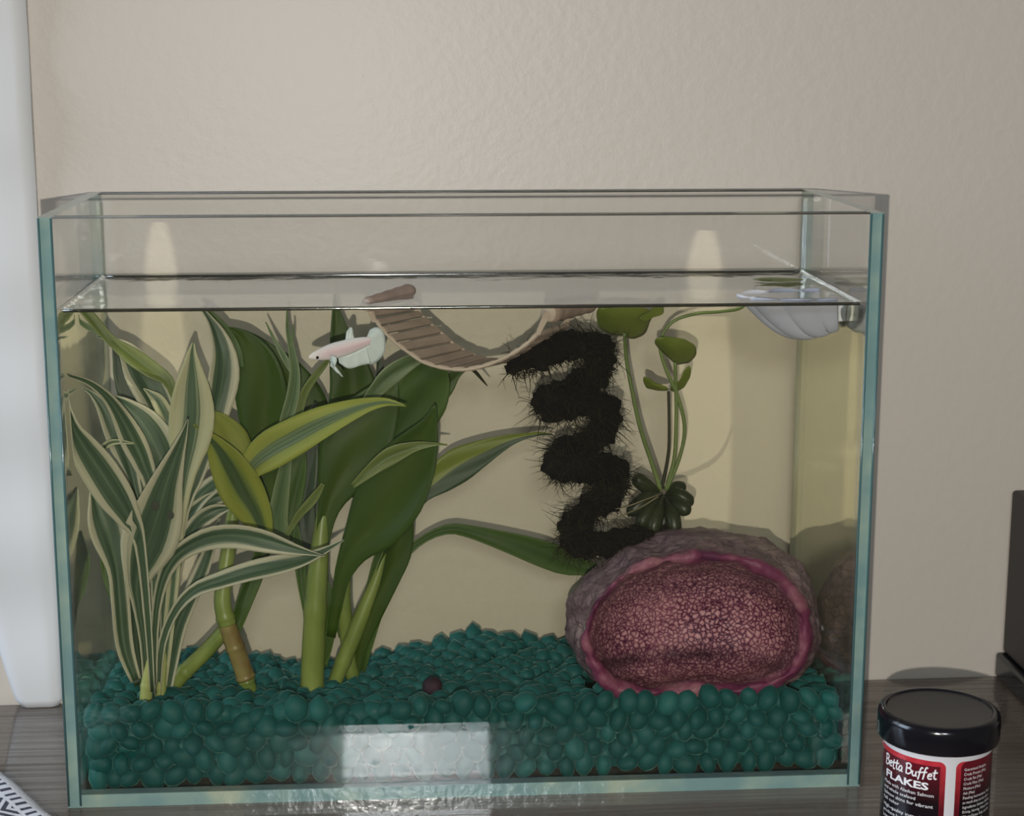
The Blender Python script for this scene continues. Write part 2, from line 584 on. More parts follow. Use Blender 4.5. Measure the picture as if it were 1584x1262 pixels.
for r in ring:
    vs.append((vs[r][0], vs[r][1], zb))
for i in range(len(ring)):
    j = (i + 1) % len(ring)
    fs.append((ring[j], ring[i], base + i, base + j))
    mi.append(1)
fs.append(tuple(base + i for i in reversed(range(len(ring)))))
mi.append(1)
wat = mesh_obj('water', vs, fs, [M['water_top'], M['water_side']], None, True, matidx=mi)
tag(wat, 'clear faintly yellow water filling the glass tank', 'water', kind='stuff')
# curved lip where the water climbs the glass; its refracted darkness is in the tint
lip = [(-XI + .0010, YF + .0009, WZ + .0006), (XI - .0010, YF + .0009, WZ + .0006)]
lipb = [(-XI + .0010, YB - .0009, WZ + .0006), (XI - .0010, YB - .0009, WZ + .0006)]
for L in (lip, lipb):
    n = 40
    pts = [Vector(L[0]).lerp(Vector(L[1]), i / n) for i in range(n + 1)]
    tube('meniscus', pts, [0.00075] * (n + 1), M['meniscus'], wat, 8)

# ------------------------------------------------------------------ pebbles
def bed_h(x, y):
    f = (y - T) / (D - 2 * T)
    front, back = 0.0385, 0.0300
    h = front + (back - front) * f
    h += 0.012 * math.exp(-((x - 0.012) / 0.030) ** 2) * f ** 2 * 0.75
    h -= 0.005 * math.exp(-((x + 0.075) / 0.04) ** 2) * f
    h -= 0.016 * max(0, 1 - ((x - 0.110) / 0.056) ** 2 - ((y - 0.056) / 0.036) ** 2) ** 0.5
    h += 0.0016 * noise.noise(Vector((x * 45, y * 45, 3.1)))
    return h

def pebble_mesh(seed, sub):
    bm = bmesh.new()
    bmesh.ops.create_icosphere(bm, subdivisions=sub, radius=1)
    for v in bm.verts:
        d = 1 + 0.16 * noise.noise(v.co * 1.1 + Vector((seed * 3.7, 0, 0)))
        v.co = Vector((v.co.x * 1.12, v.co.y * 0.95, v.co.z * 0.74)) * d
    me = bpy.data.meshes.new('glass_pebble')
    bm.to_mesh(me)
    bm.free()
    me.polygons.foreach_set('use_smooth', [True] * len(me.polygons))
    me.materials.append(M['pebble'])
    return me
PEB = [pebble_mesh(i, 2) for i in range(7)]
PEBL = [pebble_mesh(i, 1) for i in range(5)]
cands = []
sp = 0.0094
rnd = random.Random(3)
# layer pressed against the front pane
z = T + 0.003
row = 0
while z < 0.047:
    x = -0.1715 + (row % 2) * sp / 2
    while x < 0.1725:
        yy = T + 0.0050
        if z < bed_h(x, yy) + 0.0015:
            cands.append((x + rnd.uniform(-.0012, .0012), yy + rnd.uniform(-.0004, .002), z + rnd.uniform(-.0016, .0016), 'f'))
        x += sp
    z += sp * 0.80
    row += 1
z = T + 0.0075
row = 1
while z < 0.042:
    x = -0.1715 + (row % 2) * sp / 2 + 0.0045
    while x < 0.1725:
        if z < bed_h(x, T + .008):
            cands.append((x + rnd.uniform(-.0015, .0015), T + 0.0100 + rnd.uniform(-.001, .001), z + rnd.uniform(-.001, .001), 'g'))
        x += sp
    z += sp * 0.80
    row += 1
# top layer
row = 0
y = T + 0.010
while y < D - T - 0.004:
    x = -0.1715 + (row % 2) * sp / 2
    while x < 0.1725:
        cands.append((x + rnd.uniform(-.0018, .0018), y + rnd.uniform(-.0014, .0014), bed_h(x, y) - 0.001 + rnd.uniform(-.0012, .0012), 't'))
        x += sp
    y += sp * 0.86
    row += 1
# side layers
for sx in (-1, 1):
    y = T + 0.012
    while y < D - T - 0.004:
        z = T + 0.003
        while z < bed_h(sx * .168, y) - 0.004:
            cands.append((sx * 0.1685, y, z, 's'))
            z += sp * 0.85
        y += sp
def in_cave(c):
    return -1 < (c[0] - 0.110) / 0.056 < 1 and ((c[0] - 0.110) / 0.056) ** 2 + ((c[1] - 0.052) / 0.034) ** 2 < 1
cands = [c for c in cands if c[3] != 't' or not in_cave(c)]
def keyf(c):
    return (0 if c[3] == 'f' else 1 if c[3] == 't' else 3 if c[3] == 'g' else 2, (Vector(c[:3]) - CAM).length)
cands.sort(key=keyf)
xf = []
for c in cands:
    r = rnd.uniform(0.0046, 0.0066)
    rot = (rnd.uniform(-.9, .9), rnd.uniform(-.9, .9), rnd.uniform(0, 6.28)) if c[3] == 't' else (rnd.uniform(0, 6.28), rnd.uniform(0, 6.28), rnd.uniform(0, 6.28))
    y = c[1]
    if c[3] == 'f':
        y = max(y, T + 0.0003 + r * 0.95)
    x = max(-XI + r * .9, min(XI - r * .9, c[0]))
    y = min(y, YB - r)
    xf.append(((x, y, max(c[2], T + 0.0028)), rot, r))
for i, (l, ro, r) in enumerate(xf[:300]):
    o = bpy.data.objects.new('glass_pebble', PEB[i % 7])
    COL.objects.link(o)
    o.location = l
    o.rotation_euler = ro
    o.scale = (r, r, r)
    tag(o, 'frosted teal glass pebble lying in the pebble bed of the fish tank', 'pebble', 'teal glass pebbles')
vs, fs = [], []
for i, (l, ro, r) in enumerate(xf[300:]):
    me = PEBL[i % 5]
    mw = Matrix.Translation(l) @ Matrix.LocRotScale(None, __import__('mathutils').Euler(ro), Vector((r, r, r)))
    k = len(vs)
    for v in me.vertices:
        q_ = mw @ v.co
        vs.append((max(-.1734, min(.1734, q_.x)), max(.0066, min(.1222, q_.y)), max(.0064, q_.z)))
    fs += [tuple(k + q for q in p.vertices) for p in me.polygons]
mi = [0] * len(fs)
k = len(vs)
NB, NC = 60, 20
x0, x1, y0, y1 = -XI + .0008, XI - .0008, YF + .0100, YB - .0008
for j in range(NC + 1):
    for i in range(NB + 1):
        x = x0 + (x1 - x0) * i / NB
        y = y0 + (y1 - y0) * j / NC
        vs.append((x, y, bed_h(x, y) - 0.0025))
for j in range(NC):
    for i in range(NB):
        q = k + j * (NB + 1) + i
        fs.append((q, q + 1, q + NB + 2, q + NB + 1))
ring = [k + i for i in range(NB + 1)] + [k + (j + 1) * (NB + 1) + NB for j in range(NC)] + [k + NC * (NB + 1) + NB - 1 - i for i in range(NB)] + [k + (NC - 1 - j) * (NB + 1) for j in range(NC - 1)]
kb = len(vs)
for r in ring:
    vs.append((vs[r][0], YF + .0075 if vs[r][1] < .0170 else vs[r][1], T + 0.001))
for i in range(len(ring)):
    j = (i + 1) % len(ring)
    fs.append((ring[j], ring[i], kb + i, kb + j))
mi += [1] * (len(fs) - len(mi))
tag(mesh_obj('pebble_bed', vs, fs, [M['pebble'], M['bed']], None, True, matidx=mi), 'deep bed of frosted teal glass pebbles on the tank bottom', 'pebbles', kind='stuff')

# dark round ball on the pebbles
t = NT('dark_maroon_ball')
c = t.ramp(t.noise(160, 3), [(0.3, (0.02, 0.012, 0.02)), (0.7, (0.045, 0.024, 0.035))])
mball = t.done(t.bsdf(c, 0.7, 0.2, t.bump(t.noise(500, 3), 0.5, 0.0006)))
bm = bmesh.new()
bmesh.ops.create_icosphere(bm, subdivisions=4, radius=0.0047)
for v in bm.verts:
    v.co *= 1 + 0.05 * noise.noise(v.co * 400)
o = bm_obj('marimo_ball', bm, mball, None, True)
o.location = P(669, 1062, 0.036)
tag(o, 'small dark maroon ball lying on the teal pebbles near the middle', 'ball')

# ------------------------------------------------------------------ leafy plants
def leaf(parent, mat, ctrl, d0, d1, roll=0, fold=0.22, bend=0.0, n=26, spread=5):
    """ctrl: list of (px, py, half width px) from base to tip (or tip to base); d0, d1 depth Y of first/last"""
    c = catmull(ctrl, n)
    m = len(c)
    verts, uvs, faces = [], [], []
    pts = []
    for i, (x, y, h) in enumerate(c):
        f = i / (m - 1)
        Y = d0 + (d1 - d0) * f + bend * sin(pi * f)
        pts.append(P(x, y, Y))
    cols = 2 * spread + 1
    for i, p in enumerate(pts):
        tg = (pts[min(i + 1, m - 1)] - pts[max(i - 1, 0)]).normalized()
        vd = (p - CAM).normalized()
        wv = tg.cross(vd).normalized()
        nv = wv.cross(tg).normalized()
        if nv.dot(vd) > 0:
            nv = -nv
        h = max(c[i][2], 0.4) * mpp(p)
        rr = radians(roll)
        hw = h / max(cos(rr), 0.3)
        wdir = wv * cos(rr) + nv * sin(rr)
        ndir = nv * cos(rr) - wv * sin(rr)
        for k in range(cols):
            u = (k - spread) / spread
            off = fold * hw * (abs(u) ** 1.3 - 0.5) + 0.05 * hw * sin(u * 5 + i * 0.5)
            q_ = p + wdir * (u * hw) + ndir * off
            q_.x = max(-0.1730, min(0.1730, q_.x))      # stays inside the glass
            q_.y = min(q_.y, 0.1222)
            verts.append(q_)
            uvs.append((0.5 + 0.5 * u, i / (m - 1)))
    for i in range(m - 1):
        for k in range(cols - 1):
            q = i * cols + k
            faces.append((q, q + 1, q + cols + 1, q + cols))
    o = mesh_obj('leaf', verts, faces, M[mat], parent, True, uvs)
    s = o.modifiers.new('thickness', 'SOLIDIFY')
    s.thickness = 0.00035
    s.offset = 0
    return o

def cane(parent, ctrl, mat, nodes=(), name='cane', n=40):
    c = catmull(ctrl, n)
    pts = [P(x, y, Y) for x, y, h, Y in c]
    rad = []
    for i, (p, q) in enumerate(zip(pts, c)):
        r = q[2] * mpp(p)
        for nd in nodes:
            r *= 1 + 0.13 * math.exp(-((i / (n - 1) - nd) / 0.02) ** 2)
        rad.append(r)
    return tube(name, pts, rad, M[mat], parent, 14)

def base_at(x, y, Y):
    p = P(x, y, Y)
    return (p.x, p.y, bed_h(p.x, p.y) - 0.008)

# 1: white-edged plant, left stub
p1 = thing('striped_dracaena', base_at(226, 1095, 0.036), 'white-edged leafy plant rooted nearest the left glass, its broad front leaf dark-spotted', 'plant', 'leafy plants in the tank')
cane(p1, [(224, 1125, 10, .036), (225, 1095, 10, .036), (227, 1060, 9, .036), (229, 1030, 6, .036), (230, 1000, 2, .037)], 'cane_pale', (0.5,))
LW = 'leaf_white'
big = leaf(p1, LW, [(228, 1078, 6), (224, 1000, 7), (214, 935, 9), (213, 895, 20), (228, 845, 41), (242, 800, 39), (256, 750, 26), (272, 705, 14), (284, 672, 6), (291, 648, 1)], .036, .022, 8, .18)
M['spot'] = plain('dark_leaf_spot', (0.02, 0.028, 0.012), 0.7)
for (x_, y_, r_, Y_) in ((240, 783, 6.5, .0258), (263, 797, 6.0, .0258), (192, 795, 8.0, .0300)):
    c_ = P(x_, y_, Y_)
    k_ = r_ * mpp(c_)
    vs = [c_] + [c_ + Vector((cos(2 * pi * q / 16) * k_, 0.0002, sin(2 * pi * q / 16) * k_ * 1.15)) for q in range(16)]
    mesh_obj('spot', vs, [(0, 1 + q, 1 + (q + 1) % 16) for q in range(16)], M['spot'], big)
leaf(p1, LW, [(236, 1070, 4), (228, 950, 6), (216, 838, 9), (200, 802, 18), (178, 766, 27), (150, 722, 27), (127, 687, 20), (111, 655, 10), (97, 598, 1)], .034, .012, -12, .25)
leaf(p1, LW, [(210, 1052, 8), (193, 1000, 13), (186, 930, 14), (181, 880, 15), (170, 830, 27), (158, 795, 24), (146, 768, 9), (141, 752, 1)], .040, .044, 10, .3)
leaf(p1, 'leaf_dark', [(214, 1060, 6), (204, 1000, 10), (198, 930, 12), (196, 870, 13), (200, 820, 10)], .042, .050)
leaf(p1, LW, [(232, 1060, 4), (230, 960, 5), (220, 810, 6), (207, 745, 10), (195, 706, 17), (178, 664, 18), (160, 630, 11), (142, 609, 4), (126, 599, 1)], .042, .046, 8)
leaf(p1, LW, [(240, 1040, 4), (240, 900, 6), (235, 765, 9), (222, 717, 16), (205, 680, 19), (185, 641, 13), (165, 613, 8), (140, 593, 5), (115, 583, 3), (93, 578, 1)], .042, .011, -8, bend=.010)
leaf(p1, LW, [(218, 850, 5), (212, 795, 16), (205, 748, 23), (201, 715, 15), (204, 690, 5), (206, 668, 1)], .048, .052, 5)
leaf(p1, 'leaf_cream', [(148, 735, 6), (155, 705, 6), (165, 688, 5), (182, 683, 4), (208, 686, 1)], .042, .036, 20)
leaf(p1, 'leaf_mid', [(205, 1040, 4), (190, 960, 5), (172, 900, 10), (166, 860, 10), (170, 820, 3)], .060, .066)

# 2: white-edged plant, right stub
p2 = thing('striped_dracaena', base_at(247, 1090, 0.040), 'white-edged leafy plant with an upright cream leaf and two leaves arching right', 'plant', 'leafy plants in the tank')
cane(p2, [(250, 1120, 9, .040), (248, 1090, 9, .040), (249, 1055, 8, .040), (252, 1025, 6, .040), (254, 995, 2, .041)], 'cane_pale', (0.45,))
leaf(p2, 'leaf_cream', [(250, 1080, 5), (258, 1000, 8), (268, 900, 9), (276, 800, 11), (285, 732, 18), (293, 682, 31), (297, 640, 34), (297, 600, 27), (297, 565, 14), (297, 545, 7), (299, 530, 2)], .040, .040, 0, .2)
leaf(p2, LW, [(238, 1060, 5), (240, 960, 6), (250, 902, 9), (266, 868, 12), (290, 847, 14), (325, 832, 17), (365, 829, 18), (410, 837, 17), (450, 848, 10), (480, 855, 4), (503, 860, 1)], .036, .024, 18, .3)
leaf(p2, LW, [(244, 1075, 5), (250, 1000, 6), (270, 947, 7), (300, 914, 10), (340, 898, 13), (385, 884, 15), (430, 874, 15), (470, 865, 10), (505, 850, 5), (532, 835, 1)], .038, .030, -15, .3)
leaf(p2, LW, [(258, 960, 6), (282, 800, 8), (306, 735, 10), (322, 680, 15), (336, 630, 20), (345, 585, 23), (346, 550, 19), (338, 520, 13), (326, 496, 6), (310, 475, 2)], .046, .062, 20, .35)
leaf(p2, 'leaf_mid', [(372, 570, 6), (366, 540, 7), (352, 514, 6), (336, 493, 4), (316, 474, 2)], .066, .066, 10)
leaf(p2, 'leaf_dark', [(272, 745, 8), (258, 712, 16), (238, 668, 25), (214, 620, 27), (194, 578, 18), (182, 550, 8), (174, 528, 1)], .060, .070, -10)
leaf(p2, 'leaf_olive', [(278, 640, 4), (262, 592, 8), (235, 572, 13), (205, 552, 13), (178, 532, 8), (158, 511, 8), (138, 488, 8), (117, 470, 3)], .052, .048, 10)
leaf(p2, 'leaf_lime', [(205, 556, 8), (190, 544, 8), (172, 526, 5), (150, 513, 4), (130, 502, 4), (113, 487, 1)], .054, .046)
leaf(p2, LW, [(270, 710, 7), (260, 660, 18), (241, 615, 27), (217, 576, 25), (196, 543, 14), (170, 526, 5), (149, 520, 1)], .056, .058, 10)
leaf(p2, LW, [(252, 1060, 4), (254, 900, 6), (258, 765, 11), (254, 724, 25), (241, 690, 32), (221, 655, 26), (196, 628, 12), (176, 616, 5), (160, 612, 1)], .044, .046, -6)
leaf(p2, 'leaf_cream', [(272, 700, 8), (262, 655, 12), (246, 622, 11), (232, 608, 5), (222, 601, 1)], .050, .052)
leaf(p2, LW, [(258, 1000, 5), (266, 900, 7), (282, 822, 11), (302, 778, 13), (327, 752, 13), (352, 736, 8), (377, 728, 1)], .050, .056, -20)
leaf(p2, LW, [(262, 960, 5), (272, 880, 7), (288, 808, 11), (314, 782, 13), (342, 768, 10), (368, 766, 1)], .052, .054, 15)
leaf(p2, LW, [(258, 1010, 5), (276, 868, 9), (300, 816, 13), (330, 792, 12), (358, 785, 2)], .048, .050, 10)
leaf(p2, 'leaf_white', [(254, 1090, 8), (262, 1040, 10), (275, 972, 13), (296, 920, 13), (316, 872, 11), (332, 828, 5), (340, 800, 1)], .046, .056, -10)
leaf(p2, LW, [(246, 1070, 5), (246, 980, 7), (250, 900, 9), (262, 820, 10), (270, 770, 5)], .048, .052)
leaf(p2, LW, [(222, 1060, 4), (216, 960, 6), (222, 880, 10), (236, 830, 14), (248, 780, 6)], .052, .058)

# 3: yellow-edged plant on a browned cane
p3 = thing('yellow_dracaena', base_at(392, 1085, 0.050), 'plant with yellow-edged leaves on a leaning cane with a browned joint', 'plant', 'leafy plants in the tank')
cane(p3, [(402, 1112, 9, .050), (392, 1085, 11, .050), (380, 1048, 12, .050)], 'cane', (0.9,))
cane(p3, [(381, 1050, 14, .050), (370, 1018, 14, .050), (358, 985, 14, .050), (350, 962, 13, .050)], 'cane_brown', (0.05, 0.5))['label'] = 'browned woody joint of the cane'
cane(p3, [(352, 966, 14, .050), (344, 930, 13, .051), (349, 880, 12, .054), (356, 830, 11, .058), (362, 780, 9, .060)], 'cane', (0.1,))
cane(p3, [(262, 1068, 11, .052), (285, 1040, 12, .052), (318, 1008, 12, .052), (350, 972, 11, .052)], 'cane', (0.35,))
leaf(p3, 'leaf_mid', [(360, 982, 8), (377, 932, 12), (393, 890, 13), (406, 850, 11), (414, 812, 8), (420, 780, 3)], .052, .060, 20, .5)
leaf(p3, 'leaf_yellow', [(412, 838, 10), (397, 797, 24), (373, 756, 33), (351, 716, 27), (331, 686, 14), (313, 668, 5), (299, 656, 1)], .052, .040, -8, .3)
leaf(p3, 'leaf_sun', [(388, 770, 6), (376, 728, 19), (356, 686, 30), (336, 656, 20), (319, 640, 7), (312, 634, 1)], .056, .048, 10)
leaf(p3, 'leaf_gold', [(376, 752, 5), (390, 721, 20), (418, 697, 29), (455, 676, 29), (495, 655, 25), (535, 638, 18), (570, 626, 11), (600, 622, 6), (628, 628, 1)], .050, .034, -10, .25)
leaf(p3, 'leaf_lime', [(432, 700, 6), (442, 655, 10), (453, 612, 10), (456, 575, 8), (451, 540, 5), (445, 510, 3), (444, 480, 1)], .058, .060, 0, .5)
leaf(p3, 'leaf_lime', [(452, 575, 4), (440, 553, 5), (426, 528, 3), (411, 498, 1)], .061, .064)
leaf(p3, 'leaf_lime', [(455, 570, 4), (450, 545, 3), (453, 520, 2), (453, 502, 1)], .061, .058)
leaf(p3, 'leaf_lime', [(438, 850, 12), (430, 812, 15), (432, 780, 14), (440, 730, 10), (447, 690, 6), (452, 655, 1)], .060, .056, 10, .4)
leaf(p3, 'leaf_olive', [(458, 672, 4), (468, 618, 6), (480, 592, 6), (503, 563, 4), (510, 552, 1)], .064, .060)
leaf(p3, 'leaf_olive', [(442, 830, 3), (462, 797, 6), (485, 771, 7), (500, 748, 3)], .056, .054)
leaf(p3, 'leaf_mid', [(445, 835, 8), (455, 780, 12), (462, 730, 12), (466, 690, 6), (468, 660, 1)], .066, .070)

# 4: green plant on the thick straight cane
p4 = thing('green_dracaena', base_at(484, 1062, 0.058), 'plain dark green plant on the thick upright cane left of the crossed canes', 'plant', 'leafy plants in the tank')
cane(p4, [(484, 1090, 17, .058), (483, 1060, 18, .058), (485, 1000, 18, .058), (488, 940, 17, .058), (492, 880, 16, .059), (497, 820, 12, .061), (503, 770, 8, .064), (508, 730, 3, .066)], 'cane', (0.12, 0.42))
leaf(p4, 'leaf_green', [(428, 830, 6), (420, 750, 18), (413, 692, 31), (408, 642, 38), (403, 600, 40), (394, 560, 33), (379, 530, 20), (365, 515, 9), (351, 507, 2)], .072, .068, -6, .15)
leaf(p4, 'leaf_green', [(492, 730, 18), (482, 672, 34), (466, 622, 37), (440, 575, 26), (415, 545, 14), (392, 522, 6), (374, 512, 1)], .082, .084, 10, .2)
leaf(p4, 'leaf_green', [(545, 770, 14), (546, 700, 36), (549, 642, 42), (546, 597, 36), (537, 560, 28), (529, 530, 19), (523, 500, 11), (519, 474, 5), (517, 455, 1)], .080, .084, 0, .2)
leaf(p4, 'leaf_green', [(490, 960, 8), (494, 880, 9), (500, 830, 11), (510, 782, 18), (528, 736, 38), (548, 690, 53), (571, 650, 46), (592, 615, 30), (606, 590, 12), (614, 573, 2)], .058, .062, 5, .18)
leaf(p4, 'leaf_dark', [(484, 930, 9), (474, 845, 18), (466, 785, 22), (468, 722, 24), (480, 662, 13), (488, 620, 2)], .064, .078)
leaf(p4, 'leaf_dark', [(500, 900, 8), (490, 830, 18), (492, 770, 22), (500, 710, 18), (512, 650, 4)], .066, .086)
leaf(p4, 'leaf_mid', [(476, 960, 4), (466, 890, 8), (462, 850, 8), (458, 810, 3)], .060, .066)
leaf(p4, 'leaf_mid', [(503, 900, 5), (512, 940, 9), (508, 985, 9), (500, 1030, 6)], .062, .060)

# 5: green plant on the crossed canes
p5 = thing('green_dracaena', base_at(530, 1060, 0.062), 'plain green plant on two crossed canes, its leaves reaching right to the moss coil', 'plant', 'leafy plants in the tank')
cane(p5, [(508, 1082, 10, .060), (518, 1055, 11, .060), (534, 1015, 12, .060), (550, 975, 13, .061), (566, 935, 11, .062), (582, 895, 8, .063), (596, 850, 3, .064)], 'cane', (0.3,))
cane(p5, [(552, 1085, 6, .064), (548, 1062, 9, .064), (540, 1015, 10, .064), (533, 955, 11, .064), (532, 895, 11, .064), (538, 840, 8, .066), (550, 785, 5, .068)], 'cane', (0.25, 0.5))
leaf(p5, 'leaf_green', [(512, 985, 7), (522, 930, 9), (530, 890, 13), (549, 850, 24), (576, 815, 43), (606, 765, 52), (633, 715, 44), (653, 680, 28), (666, 652, 12), (673, 626, 2)], .058, .050, -6, .18)
leaf(p5, 'leaf_mid', [(598, 790, 10), (604, 712, 28), (625, 662, 37), (648, 616, 44), (668, 577, 32), (684, 557, 12), (697, 545, 1)], .070, .062, 8, .2)
leaf(p5, 'leaf_lime', [(560, 630, 5), (578, 608, 11), (602, 582, 15), (630, 562, 12), (658, 551, 7), (694, 547, 1)], .058, .056, 25, .3)
leaf(p5, 'leaf_mid', [(645, 670, 6), (666, 632, 13), (688, 600, 13), (704, 580, 8), (720, 569, 4), (738, 561, 1)], .078, .084, 20)
leaf(p5, 'leaf_olive', [(545, 752, 4), (575, 726, 10), (606, 704, 14), (640, 691, 8), (672, 687, 3), (692, 688, 1)], .048, .044, 10, .3)
leaf(p5, 'leaf_half', [(632, 802, 4), (653, 766, 12), (680, 741, 23), (710, 719, 27), (745, 700, 20), (780, 684, 11), (805, 676, 6), (835, 671, 3), (854, 672, 1)], .076, .082, 6, .2)
leaf(p5, 'leaf_mid', [(556, 1050, 5), (585, 945, 8), (606, 890, 7), (630, 855, 6), (660, 831, 6), (695, 818, 8), (730, 823, 10), (780, 837, 15), (830, 853, 20), (875, 869, 20), (915, 879, 10), (942, 881, 2)], .076, .094, 0, .25)
leaf(p5, 'leaf_green', [(546, 1048, 7), (556, 1002, 10), (576, 948, 15), (598, 892, 19), (614, 850, 21), (622, 805, 16), (626, 780, 4)], .064, .066, 25, .5)
leaf(p5, 'leaf_mid', [(552, 1010, 6), (566, 950, 9), (580, 890, 9), (590, 840, 5)], .068, .070)
leaf(p5, 'leaf_mid', [(530, 985, 6), (520, 930, 8), (528, 880, 7), (545, 820, 5), (556, 780, 2)], .068, .070)
leaf(p5, 'leaf_dark', [(582, 640, 6), (588, 600, 8), (588, 570, 6), (584, 548, 2)], .086, .09)

# ------------------------------------------------------------------ purple geode cave
def resample(poly, c, n):
    out = []
    m = len(poly)
    segs = [(Vector((poly[i][0] - c[0], poly[i][1] - c[1])), Vector((poly[(i + 1) % m][0] - c[0], poly[(i + 1) % m][1] - c[1]))) for i in range(m)]
    for k in range(n):
        g = 2 * pi * k / n
        d = Vector((cos(g), sin(g)))
        best = 10
        for a, b in segs:
            e = b - a
            den = d.x * e.y - d.y * e.x
            if abs(den) < 1e-9:
                continue
            t_ = (a.x * e.y - a.y * e.x) / den
            s_ = (a.x * d.y - a.y * d.x) / den
            if t_ > 0 and -1e-6 <= s_ <= 1 + 1e-6:
                best = t_
        out.append(best)
    for _ in range(3):
        out = [(out[i - 1] + 2 * out[i] + out[(i + 1) % n]) / 4 for i in range(n)]
    return out
CC = (1078, 958)
NA = 168
O_ = resample([(873, 985), (878, 935), (905, 888), (960, 845), (1030, 820), (1110, 815), (1190, 836), (1245, 880), (1266, 945), (1262, 1010), (1230, 1055), (1170, 1078), (1080, 1083), (985, 1078), (925, 1050), (888, 1015)], CC, NA)
R_ = resample([(975, 1088), (1080, 1084), (1170, 1076), (1235, 1048), (1260, 1000), (1254, 930), (1215, 885), (1160, 862), (1090, 850), (1000, 866), (945, 900), (908, 950), (896, 1000), (920, 1045), (945, 1076)], CC, NA)
I_ = resample([(914, 985), (926, 935), (972, 890), (1050, 869), (1130, 871), (1197, 898), (1232, 945), (1238, 1000), (1215, 1038), (1150, 1058), (1080, 1052), (1000, 1064), (950, 1050), (922, 1020)], CC, NA)
def sc(a, k):
    return [x * k for x in a]
def bl(a, b, k):
    return [x * (1 - k) + y * k for x, y in zip(a, b)]
rings = [(sc(O_, 0.02), .112), (sc(O_, .55), .110), (sc(O_, .86), .098), (O_, .074), (bl(O_, R_, .45), .052), (bl(O_, R_, .9), .036), (sc(R_, .985), .029), (bl(R_, I_, .6), .0275), (I_, .032), (sc(I_, .95), .045), (sc(I_, .82), .062), (sc(I_, .55), .074), (sc(I_, .25), .079), (sc(I_, 0.01), .080)]
NR = 92
RR = catmull([tuple(r) + (y - 0.013,) for r, y in rings], NR)
vs, fs, zone = [], [], []
for i, r in enumerate(RR):
    s = i / (NR - 1) * (len(rings) - 1)
    for k in range(NA):
        g = 2 * pi * k / NA
        p = P(CC[0] + r[k] * cos(g), CC[1] + r[k] * sin(g), r[NA])
        vs.append(p)
        zone.append(s / (len(rings) - 1))
base_n = []
me_t = bpy.data.meshes.new('tmp')
for i in range(NR - 1):
    for k in range(NA):
        k2 = (k + 1) % NA
        fs.append((i * NA + k, i * NA + k2, (i + 1) * NA + k2, (i + 1) * NA + k))
me_t.from_pydata([tuple(v) for v in vs], [], fs)
me_t.update()
nrm = [v.normal.copy() for v in me_t.vertices]
bpy.data.meshes.remove(me_t)
sgn = 1 if nrm[3 * (NR // 13) * NA].dot(Vector((0, 0, 0)) + (vs[3 * (NR // 13) * NA] - P(CC[0], CC[1], .07))) > 0 else -1
dv = []
for p, q, s in zip(vs, nrm, zone):
    q = q * sgn
    inner = min(max((s * 13 - 7.6) / 1.2, 0), 1)
    cell = noise.voronoi(p * 420)[0]
    crys = (cell[1] - cell[0])
    rockn = noise.fractal(p * 70, 0.8, 2.1, 4)
    inner *= min(1, (13 - s * 13) / 1.5)
    d = inner * (0.0013 * min(crys * 2.2, 1) - 0.0007 + 0.0012 * noise.noise(p * 90)) + (1 - inner) * (0.0024 * rockn + 0.0006 * noise.noise(Vector((p.x * 160, p.y * 300, p.z * 420))))
    o_ = p + q * d
    dv.append(Vector((min(o_.x, 0.1732), max(0.0072, min(o_.y, 0.1222)), max(o_.z, 0.0068))))
t = NT('purple_geode_stone')
at = t.n('ShaderNodeAttribute', _attribute_name='zone')
z_ = at.outputs['Fac']
tc = t.n('ShaderNodeTexCoord')
vo = t.n('ShaderNodeTexVoronoi', _feature='DISTANCE_TO_EDGE')
vo.inputs['Scale'].default_value = 420
wob = t.n('ShaderNodeVectorMath', _operation='ADD')
nz = t.n('ShaderNodeTexNoise')
nz.inputs['Scale'].default_value = 200
t.l(tc.outputs['Object'], nz.inputs['Vector'])
wsc = t.n('ShaderNodeVectorMath', _operation='SCALE')
wsc.inputs['Scale'].default_value = 0.003
t.l(nz.outputs['Color'], wsc.inputs[0])
t.l(tc.outputs['Object'], wob.inputs[0])
t.l(wsc.outputs[0], wob.inputs[1])
t.l(wob.outputs[0], vo.inputs['Vector'])
patch = t.noise(33, 4, 0.6, mapscale=(1.1, 0.8, 1.0))
edge = t.math('ADD', vo.outputs['Distance'], t.math('MULTIPLY', t.math('SUBTRACT', patch, 0.42), 0.28))
crys = t.ramp(edge, [(0.0, (0.045, 0.010, 0.030)), (0.07, (0.15, 0.040, 0.080)), (0.19, (0.40, 0.195, 0.225)), (0.5, (0.56, 0.33, 0.35))])
rim = t.ramp(t.noise(46, 4, 0.6), [(0.32, (0.075, 0.012, 0.045)), (0.5, (0.155, 0.032, 0.078)), (0.68, (0.29, 0.13, 0.155))])
outer = t.ramp(t.noise(60, 5, 0.65, mapscale=(0.5, 1, 1.6)), [(0.32, (0.085, 0.052, 0.065)), (0.5, (0.19, 0.125, 0.14)), (0.68, (0.33, 0.235, 0.24))])
vo2 = t.n('ShaderNodeTexVoronoi', _feature='DISTANCE_TO_EDGE')
vo2.inputs['Scale'].default_value = 150
mp2 = t.n('ShaderNodeMapping')
mp2.inputs['Scale'].default_value = (0.6, 1.0, 1.5)
t.l(wob.outputs[0], mp2.inputs[0])
t.l(mp2.outputs[0], vo2.inputs['Vector'])
outer = t.mix(t.ramp(vo2.outputs['Distance'], [(0.0, (0.75, 0.75, 0.75)), (0.10, (0, 0, 0))]), outer, (0.06, 0.03, 0.045))
zn = t.math('ADD', z_, t.math('MULTIPLY', t.math('SUBTRACT', t.noise(60, 3), 0.5), 0.10))
k1 = t.math('MULTIPLY', t.math('SUBTRACT', zn, 0.40), 14.0, clamp=True)
